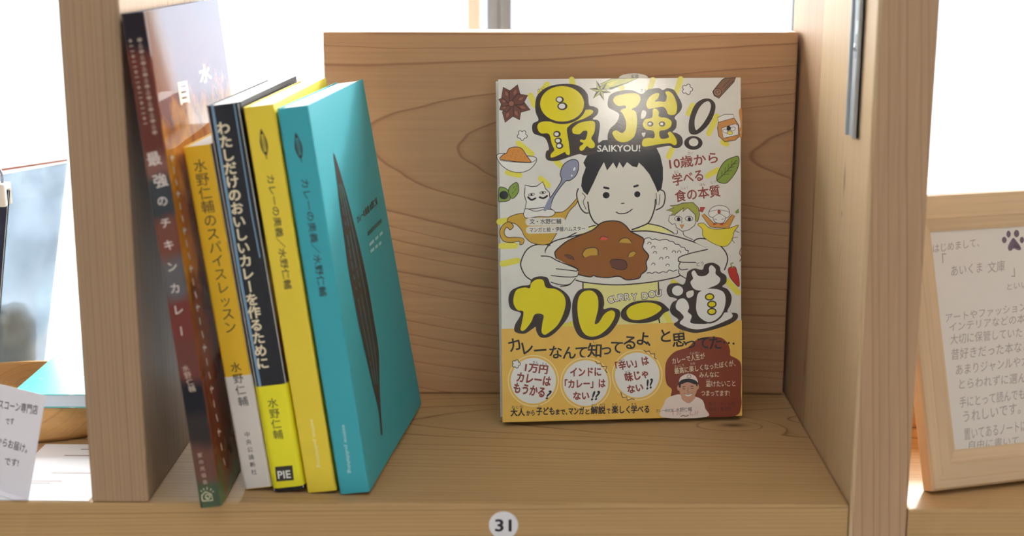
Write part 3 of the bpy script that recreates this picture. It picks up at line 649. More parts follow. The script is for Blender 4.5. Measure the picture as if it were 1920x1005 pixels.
  ('S','ol',0.49,1,1,[28.58,134.48,37.28,147.35,36.94,152.24,39.05,157.88,43.94,160.88,47.58,160.18,48.33,156.1,46.65,151.26,42.96,148.23,39.71,147.31,33.1,138.48,30.56,131.19,29.27,126.31,26.41,124.73,27.3,130.43]),
  ('F','white',0,[46.25,154.94,46.1,154.63,45.9,154.36,45.68,154.18,45.45,154.09,45.24,154.11,45.08,154.24,44.97,154.45,44.92,154.74,44.95,155.07,45.04,155.41,45.2,155.72,45.39,155.99,45.62,156.17,45.84,156.26,46.05,156.24,46.22,156.11,46.33,155.9,46.37,155.61,46.35,155.28]),
  ('F','white',0,[44.62,151.13,44.59,150.96,44.51,150.8,44.38,150.67,44.22,150.6,44.05,150.57,43.87,150.6,43.71,150.69,43.59,150.81,43.51,150.97,43.49,151.15,43.52,151.33,43.6,151.48,43.73,151.61,43.89,151.68,44.06,151.71,44.24,151.68,44.39,151.59,44.52,151.47,44.6,151.31]),
  ('F','white',0,[15.16,130.66,16.21,135.52,14.91,139.62,15.37,143.27,15.42,145.7,19.44,144.82,22.68,145.01,26.36,147.71,27.91,143.45,30.3,140.97,30.64,136.89,28.97,133.66,28.11,130.42,21.62,129.31]),
  ('S','ol',0.49,1,0,[15.16,130.66,16.21,135.52,14.91,139.62,15.37,143.27,15.42,145.7,19.44,144.82,22.68,145.01,26.36,147.71,27.91,143.45,30.3,140.97,30.64,136.89,28.97,133.66,28.11,130.42,21.62,129.31]),
  ('F','white',1,[14.69,126.59,16.13,130.64,21.65,131.35,28.14,132.05,32.17,130.34,33.74,127.05,31.26,123.82,25.56,122.3,17.44,121.64,14.24,124.15]),
  ('S','ol',0.49,1,1,[14.69,126.59,16.13,130.64,21.65,131.35,28.14,132.05,32.17,130.34,33.74,127.05,31.26,123.82,25.56,122.3,17.44,121.64,14.24,124.15]),
  ('S','ol',0.33,1,0,[21.29,140.18,21.22,139.97,20.97,139.76,20.56,139.56,20.03,139.4,19.44,139.3,18.84,139.26,18.29,139.28,17.85,139.37,17.55,139.52,17.43,139.71,17.5,139.92,17.76,140.13,18.16,140.33,18.69,140.48,19.28,140.59,19.88,140.63,20.43,140.61,20.87,140.52,21.17,140.37]),
  ('S','ol',0.33,1,0,[28.18,141.28,28.11,141.07,27.86,140.85,27.45,140.66,26.93,140.5,26.33,140.39,25.73,140.35,25.19,140.38,24.74,140.47,24.45,140.62,24.33,140.8,24.4,141.01,24.65,141.23,25.06,141.42,25.58,141.58,26.17,141.69,26.77,141.73,27.32,141.7,27.77,141.61,28.06,141.47]),
  ('F','ol',0,[20.01,139.93,19.97,139.76,19.88,139.6,19.73,139.48,19.55,139.4,19.35,139.37,19.15,139.41,18.97,139.49,18.83,139.62,18.74,139.78,18.71,139.96,18.75,140.13,18.84,140.29,18.99,140.41,19.17,140.49,19.37,140.51,19.57,140.48,19.75,140.4,19.89,140.27,19.98,140.11]),
  ('F','ol',0,[26.9,141.03,26.87,140.85,26.77,140.7,26.63,140.57,26.45,140.5,26.25,140.47,26.05,140.5,25.87,140.59,25.73,140.72,25.64,140.88,25.61,141.05,25.64,141.23,25.74,141.39,25.88,141.51,26.06,141.59,26.26,141.61,26.46,141.58,26.64,141.49,26.78,141.37,26.87,141.21]),
  ('S','ol',1.15,0,1,[17.31,138.35,19.31,136.69,21.75,137.7]),
  ('S','ol',1.15,0,1,[24.35,138.23,26.61,137.62,28.89,138.96]),
  ('S','spoon',1.8,0,0,[30.61,134.45,27.65,126.34]),
  ('F','gold',1,[4.52,123.52,6.2,126.75,14.32,128.63,16.69,125.32,21.56,126.05,32.95,128.69,38.64,129.24,43.57,133.39,47.28,137.41,46.83,134.15,42.3,129.34,38.96,122.86,35.22,117.2,32.72,113.16,30.24,109.93,25.35,109.04,18.88,110.57,14.89,114.33,12.93,118.45,9.35,122.2]),
  ('S','ol',0.41,1,1,[4.52,123.52,6.2,126.75,14.32,128.63,16.69,125.32,21.56,126.05,32.95,128.69,38.64,129.24,43.57,133.39,47.28,137.41,46.83,134.15,42.3,129.34,38.96,122.86,35.22,117.2,32.72,113.16,30.24,109.93,25.35,109.04,18.88,110.57,14.89,114.33,12.93,118.45,9.35,122.2]),
  ('F','gold',1,[4.93,123.51,1.66,121.53,-0.28,117.49,1.48,112.14,6.72,110.81,11.6,111.53,11.96,109.31,14.01,110.25,14.06,113.12,9.21,114.03,4.35,114.13,2.38,117.02,4.06,120.26,6.05,118.59,8.11,120.59,6.93,122.65]),
  ('S','ol',0.41,1,1,[4.93,123.51,1.66,121.53,-0.28,117.49,1.48,112.14,6.72,110.81,11.6,111.53,11.96,109.31,14.01,110.25,14.06,113.12,9.21,114.03,4.35,114.13,2.38,117.02,4.06,120.26,6.05,118.59,8.11,120.59,6.93,122.65]),
  ('F','white',1,[14.74,129.44,15.98,131.45,21.62,129.72,27.31,130.84,32.17,130.34,33.6,128.27,30.48,126.29,23.19,126.43,16.29,125.58,14.46,127.41]),
  ('S','ol',0.41,1,1,[14.74,129.44,15.98,131.45,21.62,129.72,27.31,130.84,32.17,130.34,33.6,128.27,30.48,126.29,23.19,126.43,16.29,125.58,14.46,127.41]),
  ('S','spoon',1.97,0,0,[30.64,136.89,27.47,130.59]),
  ('F','paper',0,[106.73,130.6,107.52,125.66,103.84,125.73,103.4,122.46,105.44,120.36,107.49,120.74,108.3,118.25,111.98,115.88,116.09,116.87,119.38,119.28,120.63,122.13,120.24,127.07,116.99,132.05,110.43,132.17]),
  ('S','ol',0.41,1,0,[106.73,130.6,107.52,125.66,103.84,125.73,103.4,122.46,105.44,120.36,107.49,120.74,108.3,118.25,111.98,115.88,116.09,116.87,119.38,119.28,120.63,122.13,120.24,127.07,116.99,132.05,110.43,132.17]),
  ('F','grhair',0,[101.81,129.05,106.73,130.6,104.29,131.87,108.79,132.2,112.07,133.37,118.63,133.66,121.9,130.32,122.7,126.2,121.45,121.7,120.22,122.14,119.83,126.25,115.34,130.44,112.04,128.04,112.88,130.49,107.53,126.48,104.66,126.13,106.31,128.15]),
  ('S','ol',0.41,1,0,[101.81,129.05,106.73,130.6,104.29,131.87,108.79,132.2,112.07,133.37,118.63,133.66,121.9,130.32,122.7,126.2,121.45,121.7,120.22,122.14,119.83,126.25,115.34,130.44,112.04,128.04,112.88,130.49,107.53,126.48,104.66,126.13,106.31,128.15]),
  ('F','white',0,[111.69,123.78,111.58,123.37,111.25,123.01,110.74,122.73,110.1,122.56,109.39,122.51,108.68,122.59,108.04,122.78,107.53,123.08,107.21,123.46,107.1,123.87,107.22,124.27,107.54,124.63,108.05,124.91,108.69,125.08,109.4,125.14,110.11,125.06,110.75,124.86,111.26,124.56,111.58,124.19]),
  ('S','ol',0.33,1,0,[111.69,123.78,111.58,123.32,111.25,122.92,110.74,122.6,110.1,122.4,109.39,122.34,108.68,122.43,108.04,122.65,107.53,122.99,107.21,123.41,107.1,123.87,107.22,124.32,107.55,124.73,108.05,125.04,108.7,125.24,109.41,125.3,110.11,125.21,110.75,124.99,111.26,124.66,111.58,124.24]),
  ('F','hair',0,[110.62,123.55,110.57,123.2,110.42,122.88,110.18,122.63,109.88,122.47,109.55,122.42,109.22,122.48,108.93,122.65,108.69,122.91,108.54,123.24,108.49,123.59,108.55,123.95,108.7,124.26,108.94,124.51,109.24,124.67,109.57,124.72,109.89,124.66,110.19,124.49,110.43,124.23,110.57,123.91]),
  ('F','white',0,[118.42,123.65,118.3,123.25,117.98,122.89,117.47,122.61,116.83,122.43,116.11,122.38,115.41,122.46,114.77,122.66,114.26,122.96,113.93,123.33,113.82,123.74,113.94,124.14,114.27,124.5,114.78,124.78,115.42,124.96,116.13,125.01,116.84,124.93,117.48,124.73,117.98,124.43,118.31,124.06]),
  ('S','ol',0.33,1,0,[118.42,123.65,118.3,123.2,117.98,122.79,117.47,122.47,116.82,122.27,116.11,122.22,115.4,122.3,114.76,122.52,114.26,122.86,113.93,123.28,113.82,123.74,113.94,124.19,114.27,124.6,114.78,124.92,115.42,125.11,116.13,125.17,116.84,125.09,117.48,124.87,117.98,124.53,118.31,124.11]),
  ('F','hair',0,[117.35,123.43,117.3,123.07,117.14,122.75,116.91,122.5,116.61,122.34,116.28,122.29,115.95,122.36,115.65,122.53,115.42,122.79,115.27,123.11,115.22,123.47,115.27,123.82,115.43,124.14,115.66,124.39,115.96,124.55,116.29,124.6,116.62,124.53,116.92,124.36,117.15,124.11,117.3,123.78]),
  ('F','powder',0,[110.36,120.02,112.98,119.97,111.74,117.53]),
  ('S','ol',0.33,1,0,[110.36,120.02,112.98,119.97,111.74,117.53]),
  ('S','ol',0.33,0,0,[111.77,122.46,111.35,121.07]),
  ('S','ol',0.41,0,1,[108.7,117.01,108.68,114.54,105.81,114.6]),
  ('S','ol',0.41,0,1,[112.38,115.71,113.19,113.22,118.52,110.65]),
  ('F','brush2',1,[121.44,120.06,125.14,120.81,128.42,117.87,133.35,116.95,141.59,117.61,146.95,119.32,144.06,115.09,142.81,110.17,139.09,106.28,133.32,107.05,125.11,112.16,124.3,117.12]),
  ('S','ol',0.33,1,1,[121.44,120.06,125.14,120.81,128.42,117.87,133.35,116.95,141.59,117.61,146.95,119.32,144.06,115.09,142.81,110.17,139.09,106.28,133.32,107.05,125.11,112.16,124.3,117.12]),
  ('S','ol',0.33,0,1,[146.53,118.34,144.88,115.9,147.35,114.62]),
  ('S','ol',0.33,0,1,[146.52,111.74,142.81,110.99,144.45,108.07]),
  ('F','jacket',0,[123.93,125.77,125.58,126.56,130.08,121.95,131.31,120.69,138.3,120.56,142.84,125.82,144.49,124.97,140.76,117.22,129.24,118.26]),
  ('S','ol',0.33,1,0,[123.93,125.77,125.58,126.56,130.08,121.95,131.31,120.69,138.3,120.56,142.84,125.82,144.49,124.97,140.76,117.22,129.24,118.26]),
  ('F','white',1,[129.68,124.43,128.46,127.74,130.93,130.57,135.04,131.56,139.56,130.41,141.45,127.08,139.54,123.83]),
  ('S','ol',0.33,1,1,[129.68,124.43,128.46,127.74,130.93,130.57,135.04,131.56,139.56,130.41,141.45,127.08,139.54,123.83]),
  ('F','white',1,[131.32,124.4,132.54,121.49,135.01,120.62,137.48,121.15,138.72,124.26]),
  ('S','ol',0.33,0,1,[130.91,124.4,132.13,121.5,135.01,120.46,137.64,121.15,138.97,124.25]),
  ('F','chili',0,[135.61,127.6,135.56,127.25,135.45,126.93,135.26,126.68,135.03,126.52,134.78,126.47,134.53,126.53,134.3,126.7,134.12,126.96,134,127.28,133.96,127.63,134,127.99,134.12,128.31,134.3,128.56,134.53,128.72,134.79,128.77,135.04,128.71,135.27,128.54,135.45,128.28,135.57,127.96]),
  ('S','ol',0.25,1,0,[135.61,127.6,135.56,127.25,135.45,126.93,135.26,126.68,135.03,126.52,134.78,126.47,134.53,126.53,134.3,126.7,134.12,126.96,134,127.28,133.96,127.63,134,127.99,134.12,128.31,134.3,128.56,134.53,128.72,134.79,128.77,135.04,128.71,135.27,128.54,135.45,128.28,135.57,127.96]),
  ('S','ol',0.25,0,1,[128.46,127.74,134.79,128.85,141.45,127.33]),
  ('S','ol',0.25,0,1,[131.07,124.4,134.78,126.39,138.97,124.25]),
  ('S','ol',0.33,0,1,[132.14,123.15,133.37,122.71]),
  ('S','ol',0.33,0,1,[136.25,122.82,137.65,123.29]),
  ('F','chili',0,[131.06,120.62,133.36,119.83,131.06,119.3]),
  ('F','chili',0,[137.31,120.83,134.6,119.81,137.31,119.18]),
  ('F','chili',0,[123.13,130.71,126.17,130.65,124.35,127.4,122.55,128.26]),
  ('S','ol',0.25,1,0,[123.13,130.71,126.17,130.65,124.35,127.4,122.55,128.26]),
  ('F','leaf',0,[144.9,127.43,146.97,129.45,147.04,126.98,145.31,126.44]),
  ('S','ol',0.25,1,0,[144.9,127.43,146.97,129.45,147.04,126.98,145.31,126.44]),
  ('F','chili',1,[140.37,91.19,141.53,93.23,144.84,93.17,145.82,90.24,147.14,86.06,147.13,80.91,143.99,83.64,141.52,87.01]),
  ('S','ol',0.33,1,1,[140.37,91.19,141.53,93.23,144.84,93.17,145.82,90.24,147.14,86.06,147.13,80.91,143.99,83.64,141.52,87.01]),
  ('S','leaf',0.74,0,1,[143.18,92.95,141.95,94.88,143.36,95.93]),
  ('S','cinn',0.57,0,1,[148.66,105.09,147.5,101.81,148.82,99.3,147.65,96.84]),
  ('S','paper',4.92,0,0,[17.87,123.34,37.5,123.13]),
  ('T','hair','文・水野仁輔',18.01,121.87,37.32,121.67,3.27,0.012,0),
  ('S','paper',4.43,0,0,[17.79,118.21,52.07,118.53]),
  ('T','hair','マンガと絵・伊藤ハムスター',17.93,116.89,51.9,117.21,2.94,0.012,0),
  ('T','brown','10歳から',104.43,153.94,134.47,157.77,7.18,0.02,0),
  ('T','brown','学べる',106.57,143.7,125.42,147.05,7.53,0.02,0),
  ('T','brown','食の本質',107.82,133.7,135.88,137.04,7.53,0.02,0),
  ('T','brown','さい',115.51,162.97,118.78,163.4,1.79,0,0),
  ('T','brown','まな',107.11,151.53,109.89,151.81,1.8,0,0),
  ('T','brown','しょく',111.63,141.65,115.56,142.24,1.8,0,0),
  ('T','brown','ほん',122.94,143.58,126.47,144.01,1.81,0,0),
  ('T','brown','しつ',129.92,144.93,133.2,145.28,1.8,0,0),
  ('T','ol','さい',23.99,202.07,28.28,204.02,1.77,0,0),
  ('T','ol','きょう',86.66,201.78,92.5,202.35,1.78,0,0),
  ('F','title_dk',1,[22.26,194.47,23.56,200.07,28.45,204.42,34.91,206.5,43.76,206.86,50.18,204.93,54.15,200.46,55.04,194.01,57.7,193.16,60.5,191.51,60.06,188.29,57.2,185.51,60.42,184.66,61.6,181.81,60.72,175.36,60.28,172.13,61.05,168.88,60.2,165.65,56.94,164.08,52.07,163.35,48.84,164.21,43.16,162.68,35.85,160.37,30.19,160.46,28.2,162.52,28.66,166.15,30.3,167.75,27.98,174.25,21.57,176.77,20.18,180.02,20.87,183.23,24.12,185.19,22.59,189.64]),
  ('F','title_y',1,[23.68,182.38,25.71,183.96,29.75,184.3,41.02,183.33,45.89,185.27,49.16,188.45,51.61,190.83,56.46,191.17,57.24,189.14,52.36,185.99,45.87,183.66,42.6,181.29,41.36,178.89,42.46,170.79,42.94,164.3,40.91,164.18,39.96,165.57,37.52,164.39,31.83,162.22,31.46,164.49,33.52,166.89,31.96,170.95,30.44,176.63,25.61,177.11,23.63,179.56]),
  ('F','title_dk',0,[53.43,194.27,53.29,192.72,52.89,191.19,52.25,189.73,51.39,188.34,50.3,187.06,49.02,185.9,47.56,184.89,45.95,184.05,44.22,183.39,42.39,182.91,40.51,182.63,38.59,182.56,36.67,182.69,34.8,183.02,32.99,183.55,31.28,184.27,29.7,185.16,28.27,186.21,27.02,187.4,25.98,188.71,25.16,190.12,24.56,191.6,24.21,193.13,24.11,194.68,24.26,196.23,24.66,197.75,25.3,199.22,26.17,200.6,27.25,201.88,28.53,203.03,29.98,204.03,31.59,204.87,33.31,205.53,35.13,206.01,37.01,206.29,38.93,206.36,40.84,206.24,42.71,205.91,44.52,205.38,46.23,204.67,47.81,203.79,49.24,202.75,50.49,201.56,51.54,200.25,52.37,198.84,52.97,197.36,53.32,195.83]),
  ('F','title_y',0,[51.98,194.69,51.85,193.29,51.49,191.91,50.91,190.58,50.12,189.32,49.13,188.16,47.96,187.12,46.63,186.21,45.16,185.44,43.58,184.84,41.92,184.41,40.2,184.16,38.45,184.09,36.7,184.21,34.99,184.51,33.34,184.99,31.78,185.64,30.34,186.45,29.04,187.4,27.9,188.47,26.95,189.66,26.2,190.93,25.66,192.28,25.34,193.66,25.25,195.07,25.38,196.47,25.74,197.85,26.33,199.17,27.12,200.43,28.1,201.58,29.27,202.62,30.6,203.53,32.06,204.29,33.64,204.89,35.29,205.32,37.01,205.58,38.76,205.64,40.5,205.53,42.21,205.23,43.86,204.76,45.42,204.11,46.86,203.31,48.16,202.37,49.3,201.29,50.26,200.11,51.02,198.83,51.56,197.49,51.89,196.1]),
  ('F','title_dk',0,[39.69,197.44,39.56,196.84,39.2,196.3,38.64,195.87,37.94,195.61,37.16,195.52,36.39,195.63,35.7,195.92,35.15,196.36,34.8,196.9,34.69,197.51,34.82,198.11,35.18,198.65,35.74,199.07,36.44,199.34,37.22,199.43,37.99,199.32,38.68,199.03,39.23,198.59,39.58,198.05]),
  ('F','white',0,[38.58,197.46,38.49,197.05,38.26,196.69,37.89,196.41,37.43,196.23,36.93,196.18,36.43,196.25,35.97,196.44,35.62,196.73,35.39,197.1,35.32,197.5,35.4,197.9,35.64,198.26,36.01,198.54,36.46,198.72,36.97,198.78,37.47,198.71,37.92,198.52,38.28,198.23,38.5,197.86]),
  ('F','title_dk',0,[41.8,193.39,41.64,192.65,41.2,191.99,40.51,191.47,39.66,191.15,38.71,191.04,37.77,191.17,36.92,191.53,36.25,192.06,35.83,192.74,35.69,193.48,35.85,194.21,36.29,194.87,36.97,195.39,37.83,195.72,38.78,195.82,39.72,195.69,40.57,195.34,41.24,194.8,41.66,194.13]),
  ('F','white',0,[40.49,193.41,40.39,192.92,40.1,192.48,39.65,192.13,39.1,191.91,38.48,191.84,37.86,191.93,37.31,192.16,36.87,192.52,36.6,192.97,36.51,193.46,36.61,193.96,36.9,194.39,37.35,194.74,37.91,194.96,38.52,195.03,39.14,194.94,39.69,194.71,40.13,194.35,40.4,193.9]),
  ('F','title_dk',0,[37.53,176.52,37.41,175.93,37.09,175.39,36.58,174.97,35.95,174.7,35.25,174.62,34.55,174.73,33.92,175.01,33.43,175.45,33.12,175.99,33.02,176.59,33.14,177.19,33.46,177.72,33.97,178.15,34.6,178.41,35.3,178.5,36,178.39,36.62,178.1,37.12,177.67,37.43,177.12]),
  ('F','white',0,[36.4,176.54,36.33,176.19,36.13,175.88,35.83,175.63,35.44,175.48,35.02,175.43,34.59,175.49,34.21,175.66,33.91,175.91,33.72,176.23,33.66,176.58,33.73,176.93,33.93,177.24,34.24,177.49,34.62,177.64,35.05,177.69,35.47,177.63,35.85,177.46,36.15,177.21,36.34,176.89]),
  ('F','title_dk',0,[38.28,172.47,38.16,171.87,37.83,171.34,37.33,170.92,36.69,170.65,35.99,170.57,35.3,170.67,34.67,170.96,34.18,171.4,33.86,171.94,33.76,172.54,33.88,173.14,34.21,173.68,34.72,174.1,35.35,174.36,36.05,174.45,36.75,174.34,37.37,174.06,37.87,173.62,38.18,173.07]),
  ('F','white',0,[37.15,172.49,37.08,172.14,36.88,171.83,36.57,171.58,36.19,171.43,35.76,171.38,35.34,171.44,34.96,171.61,34.66,171.86,34.47,172.18,34.41,172.53,34.48,172.88,34.68,173.19,34.99,173.44,35.37,173.59,35.8,173.64,36.22,173.58,36.6,173.41,36.9,173.16,37.09,172.84]),
  ('F','title_dk',0,[39.05,169.39,38.93,168.79,38.6,168.25,38.09,167.83,37.46,167.56,36.76,167.48,36.06,167.59,35.43,167.87,34.94,168.31,34.63,168.86,34.52,169.46,34.64,170.06,34.97,170.59,35.48,171.01,36.11,171.28,36.81,171.36,37.51,171.26,38.14,170.97,38.63,170.53,38.94,169.99]),
  ('F','white',0,[37.92,169.4,37.84,169.06,37.64,168.74,37.34,168.5,36.95,168.34,36.53,168.29,36.1,168.36,35.72,168.52,35.42,168.78,35.23,169.1,35.17,169.45,35.24,169.8,35.44,170.11,35.75,170.35,36.13,170.51,36.56,170.56,36.98,170.5,37.36,170.33,37.66,170.07,37.85,169.76]),
  ('F','title_y',1,[45.18,180.44,49.09,183.21,54.76,184.34,57.99,183.89,58.6,181.05,57.91,177.02,56.25,173.81,58.23,170.54,57.8,168.12,55.37,167.75,53.36,169,51.3,166.6,49.28,166.47,49.06,168.66,51.35,170.65,49.35,171.89,49.77,173.1,52.6,173.06,53.87,177.89,51.45,178.33,49,176.35,45.37,176.81,44.59,178.68]),
  ('F','title_dk',1,[66.37,195.46,67.87,199.87,73.56,202.44,81.65,202.66,87.3,200.41,91.37,203.17,97.86,203.89,100.29,202.65,102.73,203.82,106.78,202.96,109.2,199.7,112.01,194.01,111.18,189.98,107.49,185.99,108.7,183.54,108.26,179.49,106.21,177.09,109.06,176.24,111.9,173.76,112.28,169.69,109.82,167.29,106.56,167.34,104.12,168.6,96.78,167.5,91.07,165.8,87.01,166.84,84.59,169.31,79.7,167.77,73.21,167.87,67.55,170.39,66.14,174.47,67.65,179.3,71.74,183.28,73.41,188.1,70.2,190.57,66.98,192.23]),
  ('F','paper',1,[87.62,190.32,90.04,189.47,89.21,186.25,86.76,185.48]),
  ('F','paper',1,[87.09,176.57,89.53,176.7,88.29,174.12]),
  ('F','title_y',1,[69.85,196.21,71.1,199.02,76.77,200.55,83.25,200.86,86.07,199.21,86.29,195.99,83.99,192.79,81.14,191.22,83.56,189.57,84.32,184.71,83.87,179.05,82.2,174.22,77.3,171.21,72.44,171.94,69.63,175.22,69.41,177.65,71.69,178.43,74.92,176.76,77.37,179.15,77.42,184,75.84,188.06,74.25,190.51,77.5,192.08,76.71,193.54,72.66,193.35]),
  ('F','title_y',1,[90.08,194.32,91.74,198.33,95.41,200.7,98,200.66,97.41,197.85,95.37,195.86,97.8,195.82,101.86,195.77,102.7,198.98,101.9,201.42,104.34,201.79,107.17,198.92,108.92,193.25,108.32,188.4,105.87,187.47,103.44,188.07,102.64,190.1,100.22,192.56,95.34,191.82,91.28,191.48]),
  ('F','title_y',1,[94.12,191.03,96.15,191.41,97.76,189.36,97.9,186.53,102.61,185.65,105.44,183.59,105.01,180.35,101.74,178.38,98.08,177.62,98.86,173.15,103.75,173.72,103.2,176.49,105.15,177.11,108.22,173,108.61,169.75,106.98,168.96,104.13,170.22,96.8,169.53,90.28,168.41,87.43,168.86,87.87,172.51,91.13,173.67,94.79,173.62,94.42,177.68,89.55,178.97,87.79,182.23,89.6,185.03,93.67,186.19]),
  ('F','title_dk',0,[94.37,182.13,94.27,181.63,93.99,181.19,93.56,180.83,93.01,180.61,92.41,180.54,91.81,180.63,91.26,180.87,90.84,181.23,90.56,181.69,90.47,182.19,90.57,182.69,90.85,183.14,91.29,183.49,91.83,183.71,92.43,183.78,93.04,183.69,93.58,183.45,94.01,183.09,94.28,182.63]),
  ('F','white',0,[93.15,182.15,93.1,181.9,92.96,181.68,92.74,181.5,92.47,181.39,92.17,181.36,91.87,181.4,91.6,181.52,91.38,181.7,91.25,181.93,91.2,182.18,91.25,182.43,91.39,182.65,91.61,182.83,91.88,182.94,92.18,182.97,92.48,182.93,92.76,182.81,92.97,182.63,93.11,182.4]),
  ('F','title_dk',0,[101.69,182.02,101.59,181.52,101.31,181.08,100.87,180.72,100.33,180.5,99.72,180.43,99.12,180.52,98.58,180.76,98.15,181.12,97.88,181.58,97.78,182.08,97.88,182.58,98.16,183.03,98.6,183.38,99.14,183.6,99.75,183.67,100.35,183.58,100.89,183.35,101.32,182.98,101.6,182.53]),
  ('F','white',0,[100.47,182.04,100.42,181.79,100.28,181.57,100.06,181.39,99.79,181.28,99.49,181.25,99.18,181.29,98.91,181.41,98.7,181.59,98.56,181.82,98.52,182.07,98.57,182.32,98.71,182.54,98.92,182.72,99.2,182.83,99.5,182.87,99.8,182.82,100.07,182.7,100.28,182.52,100.42,182.29]),
  ('F','title_dk',1,[116.4,176.94,116.44,184.23,119.74,193.09,124.65,196.9,129.54,197,132.62,193.72,131.95,188.06,128.66,181.62,123.74,176.82,119.66,175.26]),
  ('F','paper',1,[120.32,178.5,119.86,184.18,122.17,190.63,125.45,194.63,128.55,195.56,129.93,192.95,128.69,188.11,125.4,182.48,122.12,178.88]),
  ('F','title_dk',0,[124.69,170.15,124.41,168.84,123.59,167.68,122.32,166.76,120.72,166.18,118.96,166.01,117.19,166.24,115.6,166.87,114.34,167.82,113.54,169.01,113.26,170.33,113.55,171.63,114.37,172.79,115.64,173.71,117.23,174.28,119,174.46,120.76,174.23,122.35,173.6,123.61,172.65,124.42,171.46]),
  ('F','paper',0,[122.08,170.59,121.93,169.82,121.51,169.12,120.86,168.57,120.04,168.23,119.13,168.12,118.22,168.26,117.4,168.63,116.76,169.2,116.34,169.9,116.2,170.69,116.35,171.46,116.77,172.16,117.43,172.7,118.25,173.05,119.16,173.16,120.06,173.02,120.88,172.65,121.53,172.08,121.94,171.37]),
  ('T','white','SAIKYOU!',59.79,165.49,86.18,165.39,4.05,0.02,0),
  ('F','title_dk',1,[4.48,75.93,6.2,81.25,11.94,84.01,17.48,84.72,18.67,87.99,22.61,89.71,28.29,89.02,30.67,84.43,36.34,81.83,41.18,77.6,42.74,72.6,41.85,66.82,39.33,61.91,33.51,55.41,28.55,52.2,23.65,52.32,21.26,56.11,20.89,58.61,18.83,57.41,13.88,54.62,8.2,56,8.27,60.14,11.21,65.04,11.66,67.68,6,70.12]),
  ('F','title_y',1,[7.58,76.69,9.46,81.6,14.36,83.14,17.61,82.65,18.47,85.52,21.76,87.92,25.83,87.42,27.55,82.85,33.08,81.9,37.92,78.5,39.49,73.5,38.17,66.91,34.38,59.53,28.59,54.69,26.12,53.75,24.52,55.62,25,60.58,25.74,65.95,20.61,66.48,18.08,61.57,13.92,56.7,11.64,57.17,12.36,60.88,13.54,68.13,10.06,69.2,7.83,72.56]),
  ('F','title_dk',1,[43.35,69.27,44.42,75.87,47.76,80.76,53.49,81.87,59.21,80.92,62.44,77.13,63.21,72.14,62.76,68.83,67.28,69.56,72.19,68.21,72.97,64.45,70.45,58.69,65.46,52.99,58.85,50.23,53.1,49.95,47.39,52.58,44.2,59.31]),
  ('F','title_y',1,[46.64,70.03,47.7,76.63,51.02,80.03,55.93,80.17,59.16,76.37,59.49,69.74,58.19,63.96,57.32,59.83,59.79,60.6,63.13,65.51,67.26,67.9,69.71,66.6,69.26,62.88,65.5,57.14,59.7,52.71,53.95,52.01,49.88,55.02,47.51,61.72]),
  ('F','title_dk',1,[73.39,65.27,74.66,68.57,80.44,72.58,88.67,73.64,97.72,72.61,102.63,68.76,103.45,67.08,100.14,65.49,95.99,61.43,87.73,59.54,79.51,60.14,74.59,62.34]),
  ('F','title_y',1,[76.94,66.85,79.6,70.11,86.19,72.21,93.6,71.87,98.68,68.85,96.02,65.59,90.23,62.81,83.63,61.55,78.71,62.66]),
  ('G','title_dk','C',67.33,74.45,5.74,-14,0.07),
  ('G','title_dk','U',70.79,75.45,5.74,-12,0.07),
  ('G','title_dk','R',74.07,75.96,5.74,-8,0.07),
  ('G','title_dk','R',77.52,76.13,5.74,-6,0.07),
  ('G','title_dk','Y',81.79,76.04,5.74,-4,0.07),
  ('G','title_dk','D',88.53,76.47,5.74,-4,0.07),
  ('G','title_dk','O',92.82,77.45,5.74,-8,0.07),
  ('G','title_dk','U',96.93,77.94,5.74,-10,0.07),
  ('G','white','C',67.33,74.45,5.41,-14,0.02),
  ('G','white','U',70.79,75.45,5.41,-12,0.02),
  ('G','white','R',74.07,75.96,5.41,-8,0.02),
  ('G','white','R',77.52,76.13,5.41,-6,0.02),
  ('G','white','Y',81.79,76.04,5.41,-4,0.02),
  ('G','white','D',88.53,76.47,5.41,-4,0.02),
  ('G','white','O',92.82,77.45,5.41,-8,0.02),
  ('G','white','U',96.93,77.94,5.41,-10,0.02),
  ('F','title_dk',1,[101.88,79.57,103.55,83.27,108.5,83.99,112.61,83.07,114.28,87.59,115.13,90.89,119.25,92.87,124.2,91.94,125.86,95.22,130.81,96.19,134.93,93.79,135.74,90.45,139.04,87.9,139.03,83.75,136.54,81.31,139.85,79.57,142.32,75.36,141.89,70.38,139.81,65.42,145.61,64.45,146.02,61.11,141.45,57.87,133.15,55.14,124.86,53.25,119.06,52.72,114.1,53.92,109.98,55.27,107.51,56.99,106.28,58.69,109.19,61.12,105.08,64.55,103.86,67.9,105.54,72.02,108.44,73.62,106.79,74.9,103.5,75.8]),
  ('F','paper',1,[114.23,78.06,118.36,79.21,118.35,75.89,115.04,74.72]),
  ('F','white',0,[112.18,79.18,112,78.21,111.51,77.34,110.74,76.66,109.77,76.24,108.7,76.1,107.63,76.28,106.67,76.75,105.91,77.47,105.42,78.36,105.26,79.33,105.43,80.3,105.93,81.17,106.7,81.85,107.67,82.28,108.74,82.41,109.8,82.23,110.77,81.76,111.53,81.05,112.01,80.16]),
  ('F','white',1,[107.59,70.31,109.26,73.6,112.56,74.36,115.02,71.81,115.83,68.46,114.99,65.99,117.46,63.43,116.61,59.28,121.57,58.33,128.19,58.6,134.83,62.2,138.15,65.04,142.29,64.53,142.7,62.02,138.14,59.62,129.84,56.47,122.38,54.98,116.59,55.53,111.64,57.73,110,59.44,112.5,62.71,110.04,66.1,107.99,67.81]),
  ('F','title_dk',1,[119.57,71.71,121,77.66,126.62,80.53,133.65,80.37,138.6,77.11,139.41,71.26,137.15,63.81,132.75,59.58,127.36,58.45,121.59,62.09,119.62,66.71]),
